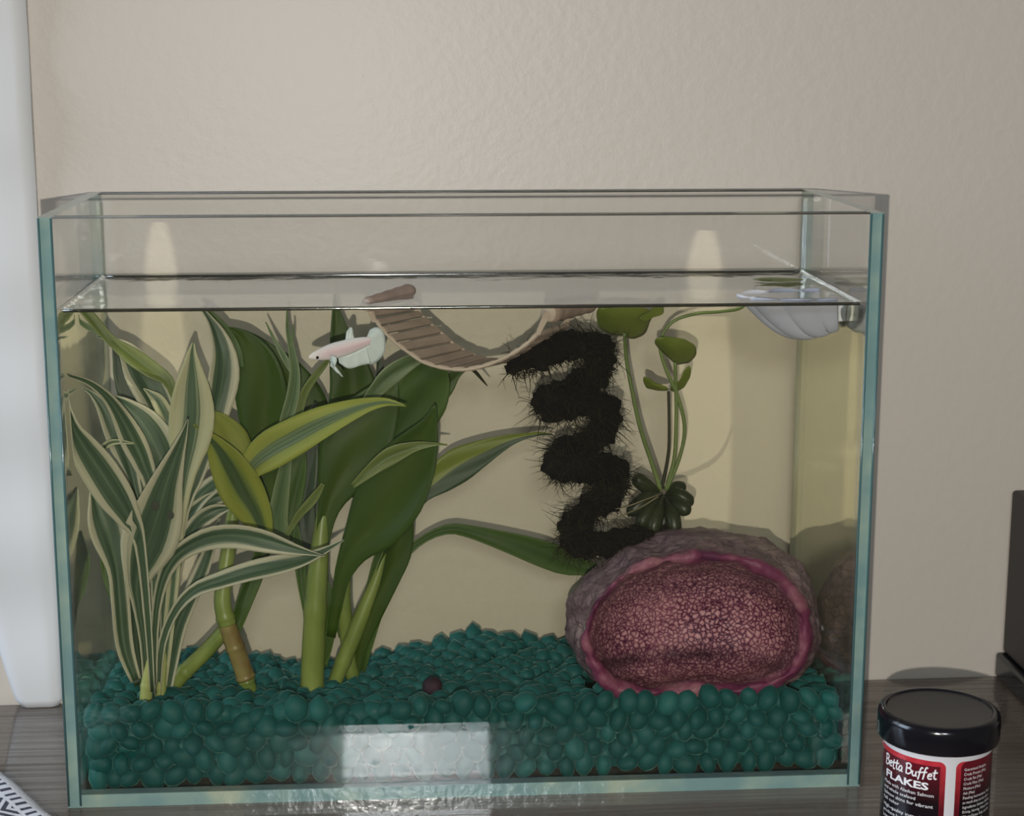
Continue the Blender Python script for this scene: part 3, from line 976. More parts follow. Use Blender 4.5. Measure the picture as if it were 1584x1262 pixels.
k2 = t.math('MULTIPLY', t.math('SUBTRACT', zn, 0.60), 22.0, clamp=True)
col = t.mix(k2, t.mix(k1, outer, rim), crys)
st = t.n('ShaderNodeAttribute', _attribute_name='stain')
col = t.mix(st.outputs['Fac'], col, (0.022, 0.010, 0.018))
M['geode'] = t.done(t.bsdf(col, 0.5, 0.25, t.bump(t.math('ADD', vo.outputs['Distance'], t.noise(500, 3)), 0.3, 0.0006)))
bp = P(CC[0], 1085, .07)
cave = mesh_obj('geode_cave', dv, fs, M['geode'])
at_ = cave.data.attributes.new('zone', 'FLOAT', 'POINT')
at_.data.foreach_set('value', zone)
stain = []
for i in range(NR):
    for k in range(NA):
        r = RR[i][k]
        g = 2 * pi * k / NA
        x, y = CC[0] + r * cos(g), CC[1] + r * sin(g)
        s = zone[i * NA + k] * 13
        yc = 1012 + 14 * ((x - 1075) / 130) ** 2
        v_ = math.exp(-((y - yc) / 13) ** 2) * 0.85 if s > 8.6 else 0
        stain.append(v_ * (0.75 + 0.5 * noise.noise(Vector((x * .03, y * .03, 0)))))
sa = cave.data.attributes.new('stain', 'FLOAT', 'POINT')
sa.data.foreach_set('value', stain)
tag(cave, 'purple geode stone cave with a crystal-lined hollow, sunk in the pebbles at the right', 'aquarium ornament')

# ------------------------------------------------------------------ moss coil
t = NT('dark_moss')
c = t.ramp(t.noise(120, 4, 0.6), [(0.35, (0.0025, 0.0022, 0.0014)), (0.6, (0.006, 0.005, 0.0025)), (0.78, (0.016, 0.014, 0.005))])
M['moss'] = t.done(t.bsdf(c, 0.9, 0.1, t.bump(t.noise(400, 4), 0.8, 0.002)))
M['strand'] = plain('moss_strand', (0.019, 0.017, 0.005), 0.8, 0.1, nscale=60, namt=0.7)
mo = thing('moss_coil', P(960, 838, .066), 'dark moss-covered zigzag coil standing on the purple stone', 'aquarium ornament')
path = [(782, 572, 11, .048), (815, 560, 20, .048), (860, 540, 25, .050), (905, 530, 25, .056), (930, 545, 24, .066), (926, 578, 23, .076), (895, 598, 24, .074), (850, 615, 24, .058), (846, 632, 25, .050), (885, 622, 26, .050), (932, 630, 26, .056), (936, 660, 25, .068), (905, 688, 25, .072), (870, 706, 26, .058), (868, 722, 27, .050), (910, 722, 28, .050), (950, 728, 27, .058), (948, 758, 26, .068), (915, 785, 25, .070), (890, 812, 25, .062), (890, 836, 27, .054), (925, 842, 24, .052), (975, 834, 20, .056), (1015, 828, 17, .062), (1038, 822, 12, .066)]
c = catmull(path, 220)
pts = [P(x, y, Y) for x, y, h, Y in c]
rad = [h * mpp(p) * 0.79 for p, (x, y, h, Y) in zip(pts, c)]
rad = [q * (1 + 0.16 * noise.noise(Vector((i * .13, 1, 2)))) for i, q in enumerate(rad)]
v_, f_ = tube_data(pts, rad, 28)
v2 = []
for i, q in enumerate(v_):
    ctr = pts[i // 28]
    d = (q - ctr)
    v2.append(q + d.normalized() * (0.0030 * noise.fractal(q * 210, 0.7, 2.0, 4) + 0.0014 * noise.noise(q * 75)))
mesh_obj('mossy_core', v2, f_, M['moss'], mo)
vs, fs = [], []
rn = random.Random(11)
for s in range(5200):
    i = rn.randrange(3, 217)
    g = rn.uniform(0, 2 * pi)
    tg = (pts[i + 1] - pts[i - 1]).normalized()
    up = Vector((0.1, 1, 0.05))
    a = (up - tg * up.dot(tg)).normalized()
    b = tg.cross(a)
    dr = a * cos(g) + b * sin(g)
    q = pts[i] + dr * rad[i] * 0.92
    long_ = rn.random() < 0.22
    L = rn.uniform(.006, .015) if long_ else rn.uniform(.002, .006)
    dirn = (dr + Vector((rn.uniform(-1.3, 1.3), rn.uniform(-1.2, 1.2), rn.uniform(-1.5, .6)))).normalized()
    cur = Vector((rn.uniform(-1, 1), rn.uniform(-.6, .6), rn.uniform(-1, .6))) * 2.0
    wdt = rn.uniform(.00016, .00032)
    k0 = len(vs)
    ns = 5
    pp = q.copy()
    for e in range(ns + 1):
        dd = (dirn + cur * (e / ns)).normalized()
        aa = dd.cross(Vector((0.3, 0.2, 1))).normalized()
        bb = dd.cross(aa)
        w_ = wdt * (1 - 0.75 * e / ns)
        for kk in range(3):
            gg = 2 * pi * kk / 3
            vs.append(pp + (aa * cos(gg) + bb * sin(gg)) * w_)
        pp = pp + dd * (L / ns)
    for e in range(ns):
        for kk in range(3):
            k2 = (kk + 1) % 3
            fs.append((k0 + e * 3 + kk, k0 + e * 3 + k2, k0 + e * 3 + 3 + k2, k0 + e * 3 + 3 + kk))
tag(mesh_obj('moss_strands', vs, fs, M['strand'], mo), kind='stuff')

# stray dark sprig under the bridge
o = pxtube('moss_sprig', [(727, 570, 1.2, .060), (735, 575, 3.0, .060), (744, 585, 2.4, .059), (754, 597, 0.8, .058)], M['strand'], None, 12, 6)
tag(o, 'stray dark moss sprig caught under the slatted bridge', 'sprig')

# ------------------------------------------------------------------ banana plant
M['bp_leaf'] = leaf_mat('water_plant_leaf', [(0.0, (0.17, 0.23, 0.030)), (0.6, (0.21, 0.26, 0.040)), (1.0, (0.24, 0.28, 0.05))], 0.3, 0.35, half=True, transl=0.3)
M['bp_stem'] = cane_mat('water_plant_stem', (0.085, 0.13, 0.035), (0.15, 0.20, 0.06))
M['bp_dark'] = cane_mat('dark_stem', (0.012, 0.014, 0.008), (0.03, 0.03, 0.012))
M['bp_root'] = cane_mat('banana_root', (0.010, 0.016, 0.005), (0.028, 0.036, 0.010))
M['bp_thread'] = plain('pale_root_thread', (0.15, 0.135, 0.075), 0.6)
YP = .078
bn = thing('banana_plant', P(1025, 815, YP), 'round-leaved water plant with dark banana-shaped roots, set on top of the purple stone', 'plant')
lobes = [((1018, 762), (1000, 752), (985, 741), -.004), ((1022, 765), (998, 772), (978, 790), -.012), ((1020, 768), (1003, 790), (992, 808), -.016), ((1024, 770), (1016, 795), (1010, 818), -.018), ((1028, 772), (1026, 798), (1028, 818), -.010), ((1032, 770), (1040, 795), (1044, 818), -.018), ((1034, 768), (1050, 780), (1062, 790), -.014), ((1032, 764), (1050, 766), (1066, 776), -.006), ((1034, 762), (1048, 755), (1056, 758), .004), ((1022, 765), (1010, 780), (1000, 795), .004), ((1030, 768), (1036, 785), (1036, 805), .006)]
for (a0, a1, a2, dy) in lobes:
    pxtube('root', [(*a0, 5, YP), (*[(p + q) / 2 for p, q in zip(a0, a1)], 9, YP + dy * .4), (*a1, 12, YP + dy * .8), (*a2, 11, YP + dy), (a2[0] + (a2[0] - a1[0]) * .35, a2[1] + (a2[1] - a1[1]) * .35, 3, YP + dy)], M['bp_root'], bn, 14, 10)
pxtube('stem', [(1022, 758, 4, YP), (1008, 715, 3.6, YP), (990, 660, 3.4, YP), (977, 600, 3.2, YP), (969, 555, 3, YP), (966, 515, 2.6, .072)], M['bp_stem'], bn)
pxtube('stem', [(1024, 755, 3, YP), (1034, 700, 2.6, YP), (1035, 650, 2.4, YP), (1034, 605, 2.2, YP)], M['bp_dark'], bn)['label'] = 'dark stem'
pxtube('stem', [(1030, 758, 3.6, YP), (1043, 710, 3.2, YP), (1046, 650, 3, YP), (1046, 610, 3, YP), (1044, 560, 2.6, .076)], M['bp_stem'], bn)
pxtube('stem', [(1032, 756, 3.4, YP), (1052, 705, 3, YP), (1059, 660, 3, YP), (1048, 612, 3, YP), (1030, 570, 3, YP), (1021, 530, 2.8, YP), (1040, 498, 2.6, YP), (1078, 485, 2.6, YP), (1115, 482, 2.4, .080), (1150, 474, 2.4, .084), (1170, 440, 2.0, .088)], M['bp_stem'], bn, 44)
pxtube('root_thread', [(1022, 764, 1.4, YP - .01), (1000, 772, 1.2, .06), (968, 784, 1.0, .058), (952, 787, .6, .058)], M['bp_thread'], bn)
pxtube('root_thread', [(1018, 768, 1.4, YP - .012), (990, 785, 1.2, .062), (955, 800, 1.0, .056), (940, 804, .6, .056)], M['bp_thread'], bn)

def round_leaf(parent, outline, Y, mid, cup=0.0, tilt=(0, 0), n=72, name='leaf'):
    """outline px polygon around mid px; cup raises the rim; tilt in Y per px"""
    rr = resample(outline, mid, n)
    vs = [P(mid[0], mid[1], Y)]
    uvs = [(0.5, 0.5)]
    NRG = 7
    for j in range(1, NRG + 1):
        f = j / NRG
        for k in range(n):
            g = 2 * pi * k / n
            x = mid[0] + rr[k] * f * cos(g)
            y = mid[1] + rr[k] * f * sin(g)
            Yv = Y + tilt[0] * (x - mid[0]) + tilt[1] * (y - mid[1]) + cup * f * f + 0.0016 * f * noise.noise(Vector((x * .04, y * .04, Y * 50)))
            vs.append(P(x, y, Yv))
            uvs.append((0.5 + 0.5 * f * cos(g), 0.5 + 0.5 * f * sin(g)))
    fs = []
    for k in range(n):
        fs.append((0, 1 + k, 1 + (k + 1) % n))
    for j in range(NRG - 1):
        for k in range(n):
            k2 = (k + 1) % n
            b0, b1 = 1 + j * n, 1 + (j + 1) * n
            fs.append((b0 + k, b1 + k, b1 + k2, b0 + k2))
    o = mesh_obj(name, vs, fs, M['bp_leaf'], parent, True, uvs)
    s = o.modifiers.new('thickness', 'SOLIDIFY')
    s.thickness = 0.0005
    return o
round_leaf(bn, [(922, 476), (950, 472), (985, 474), (1012, 480), (1003, 500), (998, 516), (978, 524), (966, 518), (945, 517), (925, 505)], .070, (962, 496), .004, (.00006, .0003))
round_leaf(bn, [(985, 492), (1003, 482), (1015, 472), (1026, 474), (1026, 486), (1010, 490), (998, 498)], .066, (1006, 484), 0, (.0001, 0))
round_leaf(bn, [(1008, 524), (1030, 520), (1058, 524), (1076, 534), (1077, 548), (1066, 560), (1046, 563), (1030, 548), (1016, 534)], .074, (1048, 541), .003, (.00005, .0003))
round_leaf(bn, [(996, 577), (1008, 590), (1024, 597), (1040, 598), (1036, 603), (1018, 603), (1000, 599), (995, 588)], .074, (1012, 595), .001, (0, .0003))
round_leaf(bn, [(1033, 600), (1050, 590), (1060, 572), (1064, 562), (1069, 566), (1067, 582), (1058, 598), (1044, 606)], .076, (1056, 590), .001, (0, .0003))
# leaf floating flat on the surface
fl_c = PZ(1202, 434, WZ + 0.0006)
vs, uvs, fs = [fl_c], [(0.5, 0.5)], []
for j in range(1, 4):
    for k in range(40):
        g = 2 * pi * k / 40
        f = j / 3
        r = 0.0115 * (1 + 0.12 * cos(g * 2)) * (0.25 if abs(g - pi) < 0.25 and f > .4 else 1)
        vs.append(fl_c + Vector((cos(g) * r * f, sin(g) * r * f * .8, 0.0005 * f * f + .0004 * noise.noise(Vector((cos(g), sin(g), f))))))
        uvs.append((.5 + .5 * f * cos(g), .5 + .5 * f * sin(g)))
for k in range(40):
    fs.append((0, 1 + k, 1 + (k + 1) % 40))
for j in range(2):
    for k in range(40):
        k2 = (k + 1) % 40
        fs.append((1 + j * 40 + k, 1 + j * 40 + 40 + k, 1 + j * 40 + 40 + k2, 1 + j * 40 + k2))
o = mesh_obj('leaf', vs, fs, M['bp_leaf'], bn, True, uvs)
o['label'] = 'leaf floating flat on the water'

# ------------------------------------------------------------------ slatted wooden bridge
M['slat'] = plain('pale_bridge_wood', (0.36, 0.285, 0.23), 0.7, 0.2, nscale=80, namt=0.35, bumpd=0.0006, bscale=200)
M['slat_edge'] = plain('bare_wood_edge', (0.46, 0.385, 0.31), 0.7, 0.2, nscale=80, namt=0.2)
M['log'] = plain('bridge_log_wood', (0.33, 0.25, 0.20), 0.7, 0.2, nscale=60, namt=0.4, bumpd=0.0008, bscale=120)
br = thing('slatted_bridge', P(700, 560, .055), 'small pale wooden slat bridge hanging in a curve just under the water surface', 'aquarium ornament')
YN, YFa = .034, .066
NE = [(572, 478), (580, 494), (589, 506), (600, 519), (614, 532), (632, 545), (653, 559), (676, 567), (700, 571), (724, 571), (748, 566), (770, 558), (790, 548), (806, 538), (820, 527), (833, 514)]
FE = [(634, 472), (645, 482), (657, 492), (671, 505), (686, 518), (702, 532), (720, 543), (738, 551), (758, 556), (780, 557), (802, 553), (822, 546), (840, 536), (857, 524), (870, 512), (880, 499)]
ns = 15
NEs, FEs = catmull(NE, ns * 4 + 1), catmull(FE, ns * 4 + 1)
for i in range(ns):
    a0, a1 = NEs[i * 4], NEs[i * 4 + 3]
    b0, b1 = FEs[i * 4], FEs[i * 4 + 3]
    q = [P(*a0, YN), P(*a1, YN), P(*b1, YFa), P(*b0, YFa)]
    e = ((q[1] - q[0]).cross(q[3] - q[0])).normalized() * 0.0011
    bm = bmesh.new()
    lo_ = [bm.verts.new(p - e) for p in q]
    hi_ = [bm.verts.new(p + e) for p in q]
    bm.faces.new(hi_)
    bm.faces.new(list(reversed(lo_)))
    for k in range(4):
        f = bm.faces.new((lo_[k], lo_[(k + 1) % 4], hi_[(k + 1) % 4], hi_[k]))
        f.material_index = 1 if k in (0, 2) else 0
    bmesh.ops.recalc_face_normals(bm, faces=list(bm.faces))
    bmesh.ops.bevel(bm, geom=list(bm.edges), offset=0.0003, segments=1, affect='EDGES')
    bm_obj('slat', bm, [M['slat'], M['slat_edge']], br)
for E_, Yq in ((NE, YN), (FE, YFa)):
    c = catmull([(x, y, 2.2, Yq) for x, y in E_], 60)
    tube('binding_strip', [P(x, y, Y) for x, y, h, Y in c], [0.0008] * 60, M['slat_edge'], br, 6)
def log(x0, y0, Y0, x1, y1, Y1, r):
    a, b = P(x0, y0, Y0), P(x1, y1, Y1)
    pts = [a.lerp(b, k / 14) for k in range(15)]
    v_, f_ = tube_data(pts, [r * (0.8 if k in (0, 14) else 1) * (1 + 0.06 * sin(k * 2.1)) for k in range(15)], 14)
    mi = [0] * (len(f_) - 2) + [1, 1]
    mesh_obj('log', v_, f_, [M['log'], M['slat_edge']], br, True, matidx=mi)
log(566, 472, .032, 636, 449, .066, .0034)
log(848, 484, .034, 914, 466, .066, .0050)
for (x0, y0, x1, y1, Yq) in ((566, 468, 580, 498, YN), (636, 446, 648, 486, YFa), (846, 482, 831, 518, YN), (900, 462, 868, 508, YFa)):
    bm = bmesh.new()
    a, b = P(x0, y0, Yq), P(x1, y1, Yq)
    dd = (b - a)
    sd = Vector((1, 0.3, 0)).normalized() * 0.0017
    tk = Vector((0, 1, 0)) * 0.0007
    vv = [bm.verts.new(p) for p in (a - sd * .8 - tk, a + sd * 1.4 - tk, b + sd * .7 - tk, b - sd * .7 - tk, a - sd * .8 + tk, a + sd * 1.4 + tk, b + sd * .7 + tk, b - sd * .7 + tk)]
    for q in ((3, 2, 1, 0), (4, 5, 6, 7), (0, 1, 5, 4), (1, 2, 6, 5), (2, 3, 7, 6), (3, 0, 4, 7)):
        bm.faces.new([vv[k] for k in q])
    bmesh.ops.recalc_face_normals(bm, faces=list(bm.faces))
    bm_obj('hanger', bm, M['slat_edge'], br)

# ------------------------------------------------------------------ fish
YFI = .030
def fish_mat(name, base, sss=0.2):
    t = NT(name)
    g = t.noise(150, 3)
    c = t.mix(g, tuple(x * .88 for x in base), base)
    return t.done(t.bsdf(c, 0.35, 0.5, t.bump(t.noise(900, 2), .2, .0002)))
t = NT('pearl_fish_skin')
uv = t.n('ShaderNodeUVMap')
sx = t.n('ShaderNodeSeparateXYZ')
t.l(uv.outputs[0], sx.inputs[0])
belly = t.ramp(sx.outputs[1], [(0.0, (0.66, 0.66, 0.67)), (0.28, (0.56, 0.44, 0.48)), (0.5, (0.54, 0.37, 0.42)), (0.72, (0.60, 0.50, 0.54)), (1.0, (0.68, 0.70, 0.73))])
head = t.ramp(sx.outputs[0], [(0.0, (0.72, 0.70, 0.68)), (0.22, (0.64, 0.58, 0.58)), (0.3, (0.64, 0.58, 0.58))])
c = t.mix(t.math('MULTIPLY', t.math('SUBTRACT', sx.outputs[0], 0.18), 5.0, clamp=True), head, belly)
vo = t.n('ShaderNodeTexVoronoi')
vo.inputs['Scale'].default_value = 900
c = t.mix(t.math('MULTIPLY', vo.outputs['Distance'], 0.25), c, (0.80, 0.78, 0.78))
M['fish'] = t.done(t.bsdf(c, 0.5, 0.3))
def fin_mat():
    t = NT('pale_blue_fin')
    uv = t.n('ShaderNodeUVMap')
    wv = t.n('ShaderNodeTexWave')
    wv.inputs['Scale'].default_value = 7
    wv.inputs['Distortion'].default_value = 0.8
    t.l(uv.outputs[0], wv.inputs['Vector'])
    c = t.mix(wv.outputs[0], (0.66, 0.77, 0.78), (0.82, 0.88, 0.88))
    b = t.bsdf(c, 0.35, 0.4)
    tl = t.n('ShaderNodeBsdfTranslucent')
    t.l(c, tl.inputs[0])
    return t.done(t.mixsh(0.3, b, tl.outputs[0]))
M['fin'] = fin_mat()
M['eye'] = plain('fish_eye_black', (0.008, 0.008, 0.010), 0.1)
fi = thing('betta_fish', P(530, 545, YFI), 'small pearly white and pink fish swimming left above the green leaves', 'fish')
ax = [(478, 552, 2.0), (483, 550.5, 5.2), (490, 549, 8.0), (500, 546.5, 11), (512, 543.5, 13), (525, 540.5, 13.5), (538, 537, 13), (550, 533.5, 11.5), (560, 530.5, 9.5), (568, 528.5, 7.5), (573, 527.5, 6.0)]
c = catmull(ax, 34)
vs, uvs, fs = [], [], []
SEG = 20
for i, (x, y, h) in enumerate(c):
    p = P(x, y, YFI)
    r = h * mpp(p)
    for k in range(SEG):
        g = 2 * pi * k / SEG
        vs.append(p + Vector((0, cos(g) * r * 0.58, 0)) + Vector((0.12, 0, 0.99)) * sin(g) * r)
        uvs.append((i / 33, 0.5 + 0.5 * sin(g)))
for i in range(33):
    for k in range(SEG):
        k2 = (k + 1) % SEG
        fs.append((i * SEG + k, i * SEG + k2, (i + 1) * SEG + k2, (i + 1) * SEG + k))
fs.append(tuple(reversed(range(SEG))))
fs.append(tuple(33 * SEG + k for k in range(SEG)))
mesh_obj('body', vs, fs, M['fish'], fi, True, uvs)
def fin(name, root, edge, dy0=0.0, dy1=0.0, n=18):
    """ruled rippled surface from the root curve to the outer edge curve"""
    a = catmull(root, n)
    b = catmull(edge, n)
    vs, uvs, fs = [], [], []
    for i in range(n):
        for j in range(7):
            f = j / 6
            x = a[i][0] + (b[i][0] - a[i][0]) * f
            y = a[i][1] + (b[i][1] - a[i][1]) * f
            Y = YFI + dy0 + (dy1 - dy0) * f + 0.0006 * f * sin(i * 1.1)
            vs.append(P(x, y, Y))
            uvs.append((i / (n - 1), f))
    for i in range(n - 1):
        for j in range(6):
            q = i * 7 + j
            fs.append((q, q + 1, q + 8, q + 7))
    o = mesh_obj(name, vs, fs, M['fin'], fi, True, uvs)
    s = o.modifiers.new('thickness', 'SOLIDIFY')
    s.thickness = 0.00025
    return o
fin('tail_fin', [(566, 524), (569, 526), (570, 529), (569, 532), (566, 535)], [(572, 510), (584, 506), (594, 516), (596, 534), (592, 550), (578, 563), (570, 562)], 0, .003)
fin('dorsal_fin', [(534, 527), (540, 525), (547, 525)], [(535, 518), (540, 507), (545, 508), (547, 522)], 0, .001)
fin('anal_fin', [(523, 552), (540, 548), (555, 541), (566, 535)], [(525, 562), (540, 570), (556, 566), (574, 562)], 0, .001)
fin('pectoral_fin', [(511, 549), (513, 552), (513, 556)], [(520, 552), (521, 559), (517, 566), (512, 562)], -.004, -.007)
fin('ventral_fin', [(510, 556), (513, 557)], [(531, 583), (526, 580), (511, 566)], -.002, -.003)
for s_ in (-1,):
    bm = bmesh.new()
    bmesh.ops.create_uvsphere(bm, u_segments=14, v_segments=10, radius=0.0007)
    o = bm_obj('eye', bm, M['eye'], fi, True)
    o.matrix_parent_inverse = Matrix.Identity(4)
    o.location = P(491, 553, YFI - .0016) - fi.location

# ------------------------------------------------------------------ white shell dish on a suction bracket
M['shell'] = plain('white_shell_plastic', (0.42, 0.44, 0.52), 0.35, 0.4, nscale=30, namt=0.05)
M['cup'] = clear_mat('clear_suction_rubber', (0.55, 0.57, 0.58), 0.08, 0.1)
M['bracket'] = plain('white_bracket_plastic', (0.56, 0.57, 0.62), 0.35)
hinge = P(1298, 476, .040)
sh = thing('shell_dish', hinge, 'white ribbed scallop-shell dish at the water surface beside the right glass', 'dish')
vs, fs = [], []
NU, NV = 26, 72
Lx = 0.047
for j in range(NU + 1):
    f = j / NU
    for i in range(NV + 1):
        ph = radians(-78 + 156 * i / NV)
        r = f * Lx * (0.72 + 0.28 * cos(ph)) * (0.86 + 0.14 * cos(ph * 2))
        rib = 1 + 0.13 * (abs(cos(ph * 7.5)) ** 0.55 - 1) * min(1, f * 2.5)
        x = -cos(ph) * r * (0.5 + 0.5 * rib)
        y = sin(ph) * r * rib * 0.62
        depth = (-0.0140 * sin(pi * min(f, 1) ** 0.8) * (0.55 + 0.45 * cos(ph)) + 0.0070 * f ** 2.5) * rib
        vs.append(hinge + Vector((x, y, depth)))
for j in range(NU):
    for i in range(NV):
        q = j * (NV + 1) + i
        fs.append((q, q + 1, q + NV + 2, q + NV + 1))
o = mesh_obj('shell', vs, fs, M['shell'], sh)
s = o.modifiers.new('thickness', 'SOLIDIFY')
s.thickness = 0.0014
bm = bmesh.new()
box_bm(bm, (hinge.x - .004, hinge.y - .006, hinge.z - .0055), (hinge.x + .004, hinge.y + .006, hinge.z + .0045))
box_bm(bm, (hinge.x + .003, hinge.y - .0035, hinge.z - .0052), (hinge.x + .0075, hinge.y + .0035, hinge.z - .0022))
bevel(bm, .0006)
bm_obj('bracket', bm, M['bracket'], sh)
xw = W2 - T
pts, rad = [], []
for dx, r in ((0.0002, .0082), (.0010, .0080), (.0026, .0060), (.0040, .0034), (.0052, .0028), (.0062, .0038), (.0072, .0036)):
    pts.append((xw - dx, hinge.y, hinge.z - .001))
    rad.append(r)
tube('suction_cup', pts, rad, M['cup'], sh, 28)

# ------------------------------------------------------------------ flake food jar
JC = P(1453, 1095, -0.054)
JH = JC.z
jr = thing('flake_food_jar', (JC.x, JC.y, 0), 'small fish-flake jar with black lid and red label on the table right of the tank', 'jar')
RL, RB = 0.0257, 0.0229
def lathe(name, prof, mats, parent, seg=96, mi=None, uv=False):
    vs, fs, uvs, mm = [], [], [], []
    for j, (r, z) in enumerate(prof):
        for k in range(seg):
            g = 2 * pi * k / seg
            vs.append((JC.x + r * cos(g), JC.y + r * sin(g), z))
    for j in range(len(prof) - 1):
        for k in range(seg):
            k2 = (k + 1) % seg
            fs.append((j * seg + k, j * seg + k2, (j + 1) * seg + k2, (j + 1) * seg + k))
            mm.append(mi[j] if mi else 0)
    return mesh_obj(name, vs, fs, mats, parent, True, None, mm)
M['black_gloss'] = plain('black_gloss_plastic', (0.006, 0.006, 0.009), 0.16, 0.5)
M['black_matt'] = plain('black_matt_plastic', (0.022, 0.021, 0.020), 0.38, 0.5, nscale=200, namt=0.3)
lz = JH - 0.0118
lathe('lid', [(0.0, JH - .0006), (RL - .0042, JH - .0006), (RL - .0038, JH - .0005), (RL - .0036, JH), (RL - .0028, JH + .0004), (RL - .0014, JH), (RL - .0003, JH - .0012), (RL, JH - .003), (RL, lz + .0012), (RL - .0004, lz), (RB - .001, lz), (0.0, lz)], [M['black_gloss'], M['black_matt']], jr, mi=[1, 1, 0, 0, 0, 0, 0, 0, 0, 0, 0])['label'] = 'glossy black screw lid with raised rim'
# label angles: measured round the jar from its camera-facing line; s = arc (m), z up
ang0 = math.atan2(CAM.y - JC.y, CAM.x - JC.x)
def arc(px_):
    """angle offset for a picture column"""
    half = RB
    px_ += 2
    d = (px_ - 1453) * mpp(JC)
    return math.asin(max(-.99, min(.99, d / half)))
t = NT('jar_label')
tc = t.n('ShaderNodeTexCoord')
sx = t.n('ShaderNodeSeparateXYZ')
t.l(tc.outputs['Object'], sx.inputs[0])
jx = t.math('SUBTRACT', sx.outputs[0], JC.x)
jy = t.math('SUBTRACT', sx.outputs[1], JC.y)
# angle relative to the camera-facing line
ca, sa_ = cos(ang0), sin(ang0)
u_ = t.math('ADD', t.math('MULTIPLY', jx, ca), t.math('MULTIPLY', jy, sa_))
v_ = t.math('SUBTRACT', t.math('MULTIPLY', jy, ca), t.math('MULTIPLY', jx, sa_))
an = t.math('ARCTAN2', v_, u_)          # + is to the right as seen
zz = sx.outputs[2]
top = lz - 0.0032
GAP_L, GAP_R = arc(1465), arc(1479)
def rrect(a0, a1):
    cx, hw = (a0 + a1) / 2 * RB, (a1 - a0) / 2 * RB
    x = t.math('SUBTRACT', t.math('ABSOLUTE', t.math('SUBTRACT', t.math('MULTIPLY', an, RB), cx)), hw - .003)
    z = t.math('SUBTRACT', zz, top - .003)
    x = t.math('MAXIMUM', x, 0.0)
    z = t.math('MAXIMUM', z, 0.0)
    d = t.math('SQRT', t.math('ADD', t.math('MULTIPLY', x, x), t.math('MULTIPLY', z, z)))
    return t.math('LESS_THAN', d, 0.003)
in1, in2 = rrect(GAP_L - 2.1, GAP_L), rrect(GAP_R, GAP_R + 2.6)
inner1 = rrect(GAP_L - 2.1, GAP_L - 0.10)
inner2 = rrect(GAP_R + 0.10, GAP_R + 2.6)
grad = t.math('MULTIPLY', t.math('SUBTRACT', top, zz), 1 / 0.030, clamp=True)
dark = t.ramp(grad, [(0.0, (0.13, 0.008, 0.016)), (0.35, (0.055, 0.005, 0.010)), (0.62, (0.008, 0.003, 0.005)), (1.0, (0.004, 0.004, 0.008))])
redf = t.noise(300, 3)
red = t.ramp(redf, [(0.3, (0.42, 0.022, 0.035)), (0.75, (0.55, 0.045, 0.06))])
redd = t.mix(t.math('MULTIPLY', grad, 1.4, clamp=True), red, (0.10, 0.006, 0.012))
c = t.mix(in1, (0.62, 0.62, 0.66), redd)
c = t.mix(in2, c, redd)
c = t.mix(t.math('MAXIMUM', inner1, inner2), c, dark)
# top strip of the left panel stays bright red
strip = t.math('MULTIPLY', t.math('GREATER_THAN', zz, top - 0.0022), in1)
c = t.mix(strip, c, red)
M['label'] = t.done(t.bsdf(c, 0.25, 0.5))
M['jar_white'] = plain('white_jar_plastic', (0.66, 0.66, 0.69), 0.3)
lathe('body', [(0, 0.0005), (RB - .002, 0.0005), (RB, 0.002), (RB, 0.004), (RB, lz - .001), (RB, lz + .002), (RB - .003, lz + .003)], [M['jar_white'], M['label']], jr, mi=[0, 0, 0, 1, 1, 0])
M['ink'] = plain('white_ink', (0.80, 0.80, 0.82), 0.4)
def on_jar(s, z, lift):
    g = ang0 + s / RB
    return Vector((JC.x + cos(g) * (RB + lift), JC.y + sin(g) * (RB + lift), z))
def strokes_obj(name, strokes, half, mat):
    """strokes in label metres (s, z): flat inked ribbons wrapped on the jar"""
    vs, fs = [], []
    for st_ in strokes:
        pts = catmull([(a, b) for a, b in st_], max(6, len(st_) * 5)) if len(st_) > 2 else [tuple(x + (y - x) * k / 4 for x, y in zip(st_[0], st_[1])) for k in range(5)]
        k0 = len(vs)
        n = len(pts)
        for i, (a, b) in enumerate(pts):
            tx, tz = pts[min(i + 1, n - 1)][0] - pts[max(i - 1, 0)][0], pts[min(i + 1, n - 1)][1] - pts[max(i - 1, 0)][1]
            L = math.hypot(tx, tz) or 1
            nx_, nz_ = -tz / L * half, tx / L * half
            vs += [on_jar(a + nx_, b + nz_, .00006), on_jar(a - nx_, b - nz_, .00006), on_jar(a - nx_, b - nz_, .00012), on_jar(a + nx_, b + nz_, .00012)]
        for i in range(n - 1):
            q = k0 + i * 4
            for k in range(4):
                fs.append((q + k, q + (k + 1) % 4, q + 4 + (k + 1) % 4, q + 4 + k))
    return mesh_obj(name, vs, fs, mat, jr, False)
G = {'B': [[(.1, 1), (.12, 0)], [(-.05, .92), (.3, 1.05), (.55, .85), (.4, .6), (.15, .55)], [(.15, .55), (.55, .5), (.62, .22), (.4, .0), (.08, .0)]],
     'e': [[(.05, .28), (.38, .34), (.32, .55), (.12, .45), (.08, .15), (.25, .0), (.45, .1)]],
     't': [[(.2, .95), (.16, .2), (.28, .0), (.4, .08)], [(-.02, .6), (.45, .66)]],
     'a': [[(.4, .48), (.2, .55), (.04, .25), (.15, .0), (.34, .15), (.41, .5), (.4, .1), (.52, .0)]],
     'u': [[(.06, .52), (.05, .15), (.2, .0), (.36, .15), (.4, .52), (.4, .1), (.52, .0)]],
     'f': [[(.45, .92), (.3, 1.0), (.2, .7), (.16, .2), (.1, -.25)], [(-.02, .48), (.42, .54)]]}
ADV = {'B': .72, 'e': .48, 't': .44, 'a': .56, 'u': .56, 'f': .46, ' ': .25}
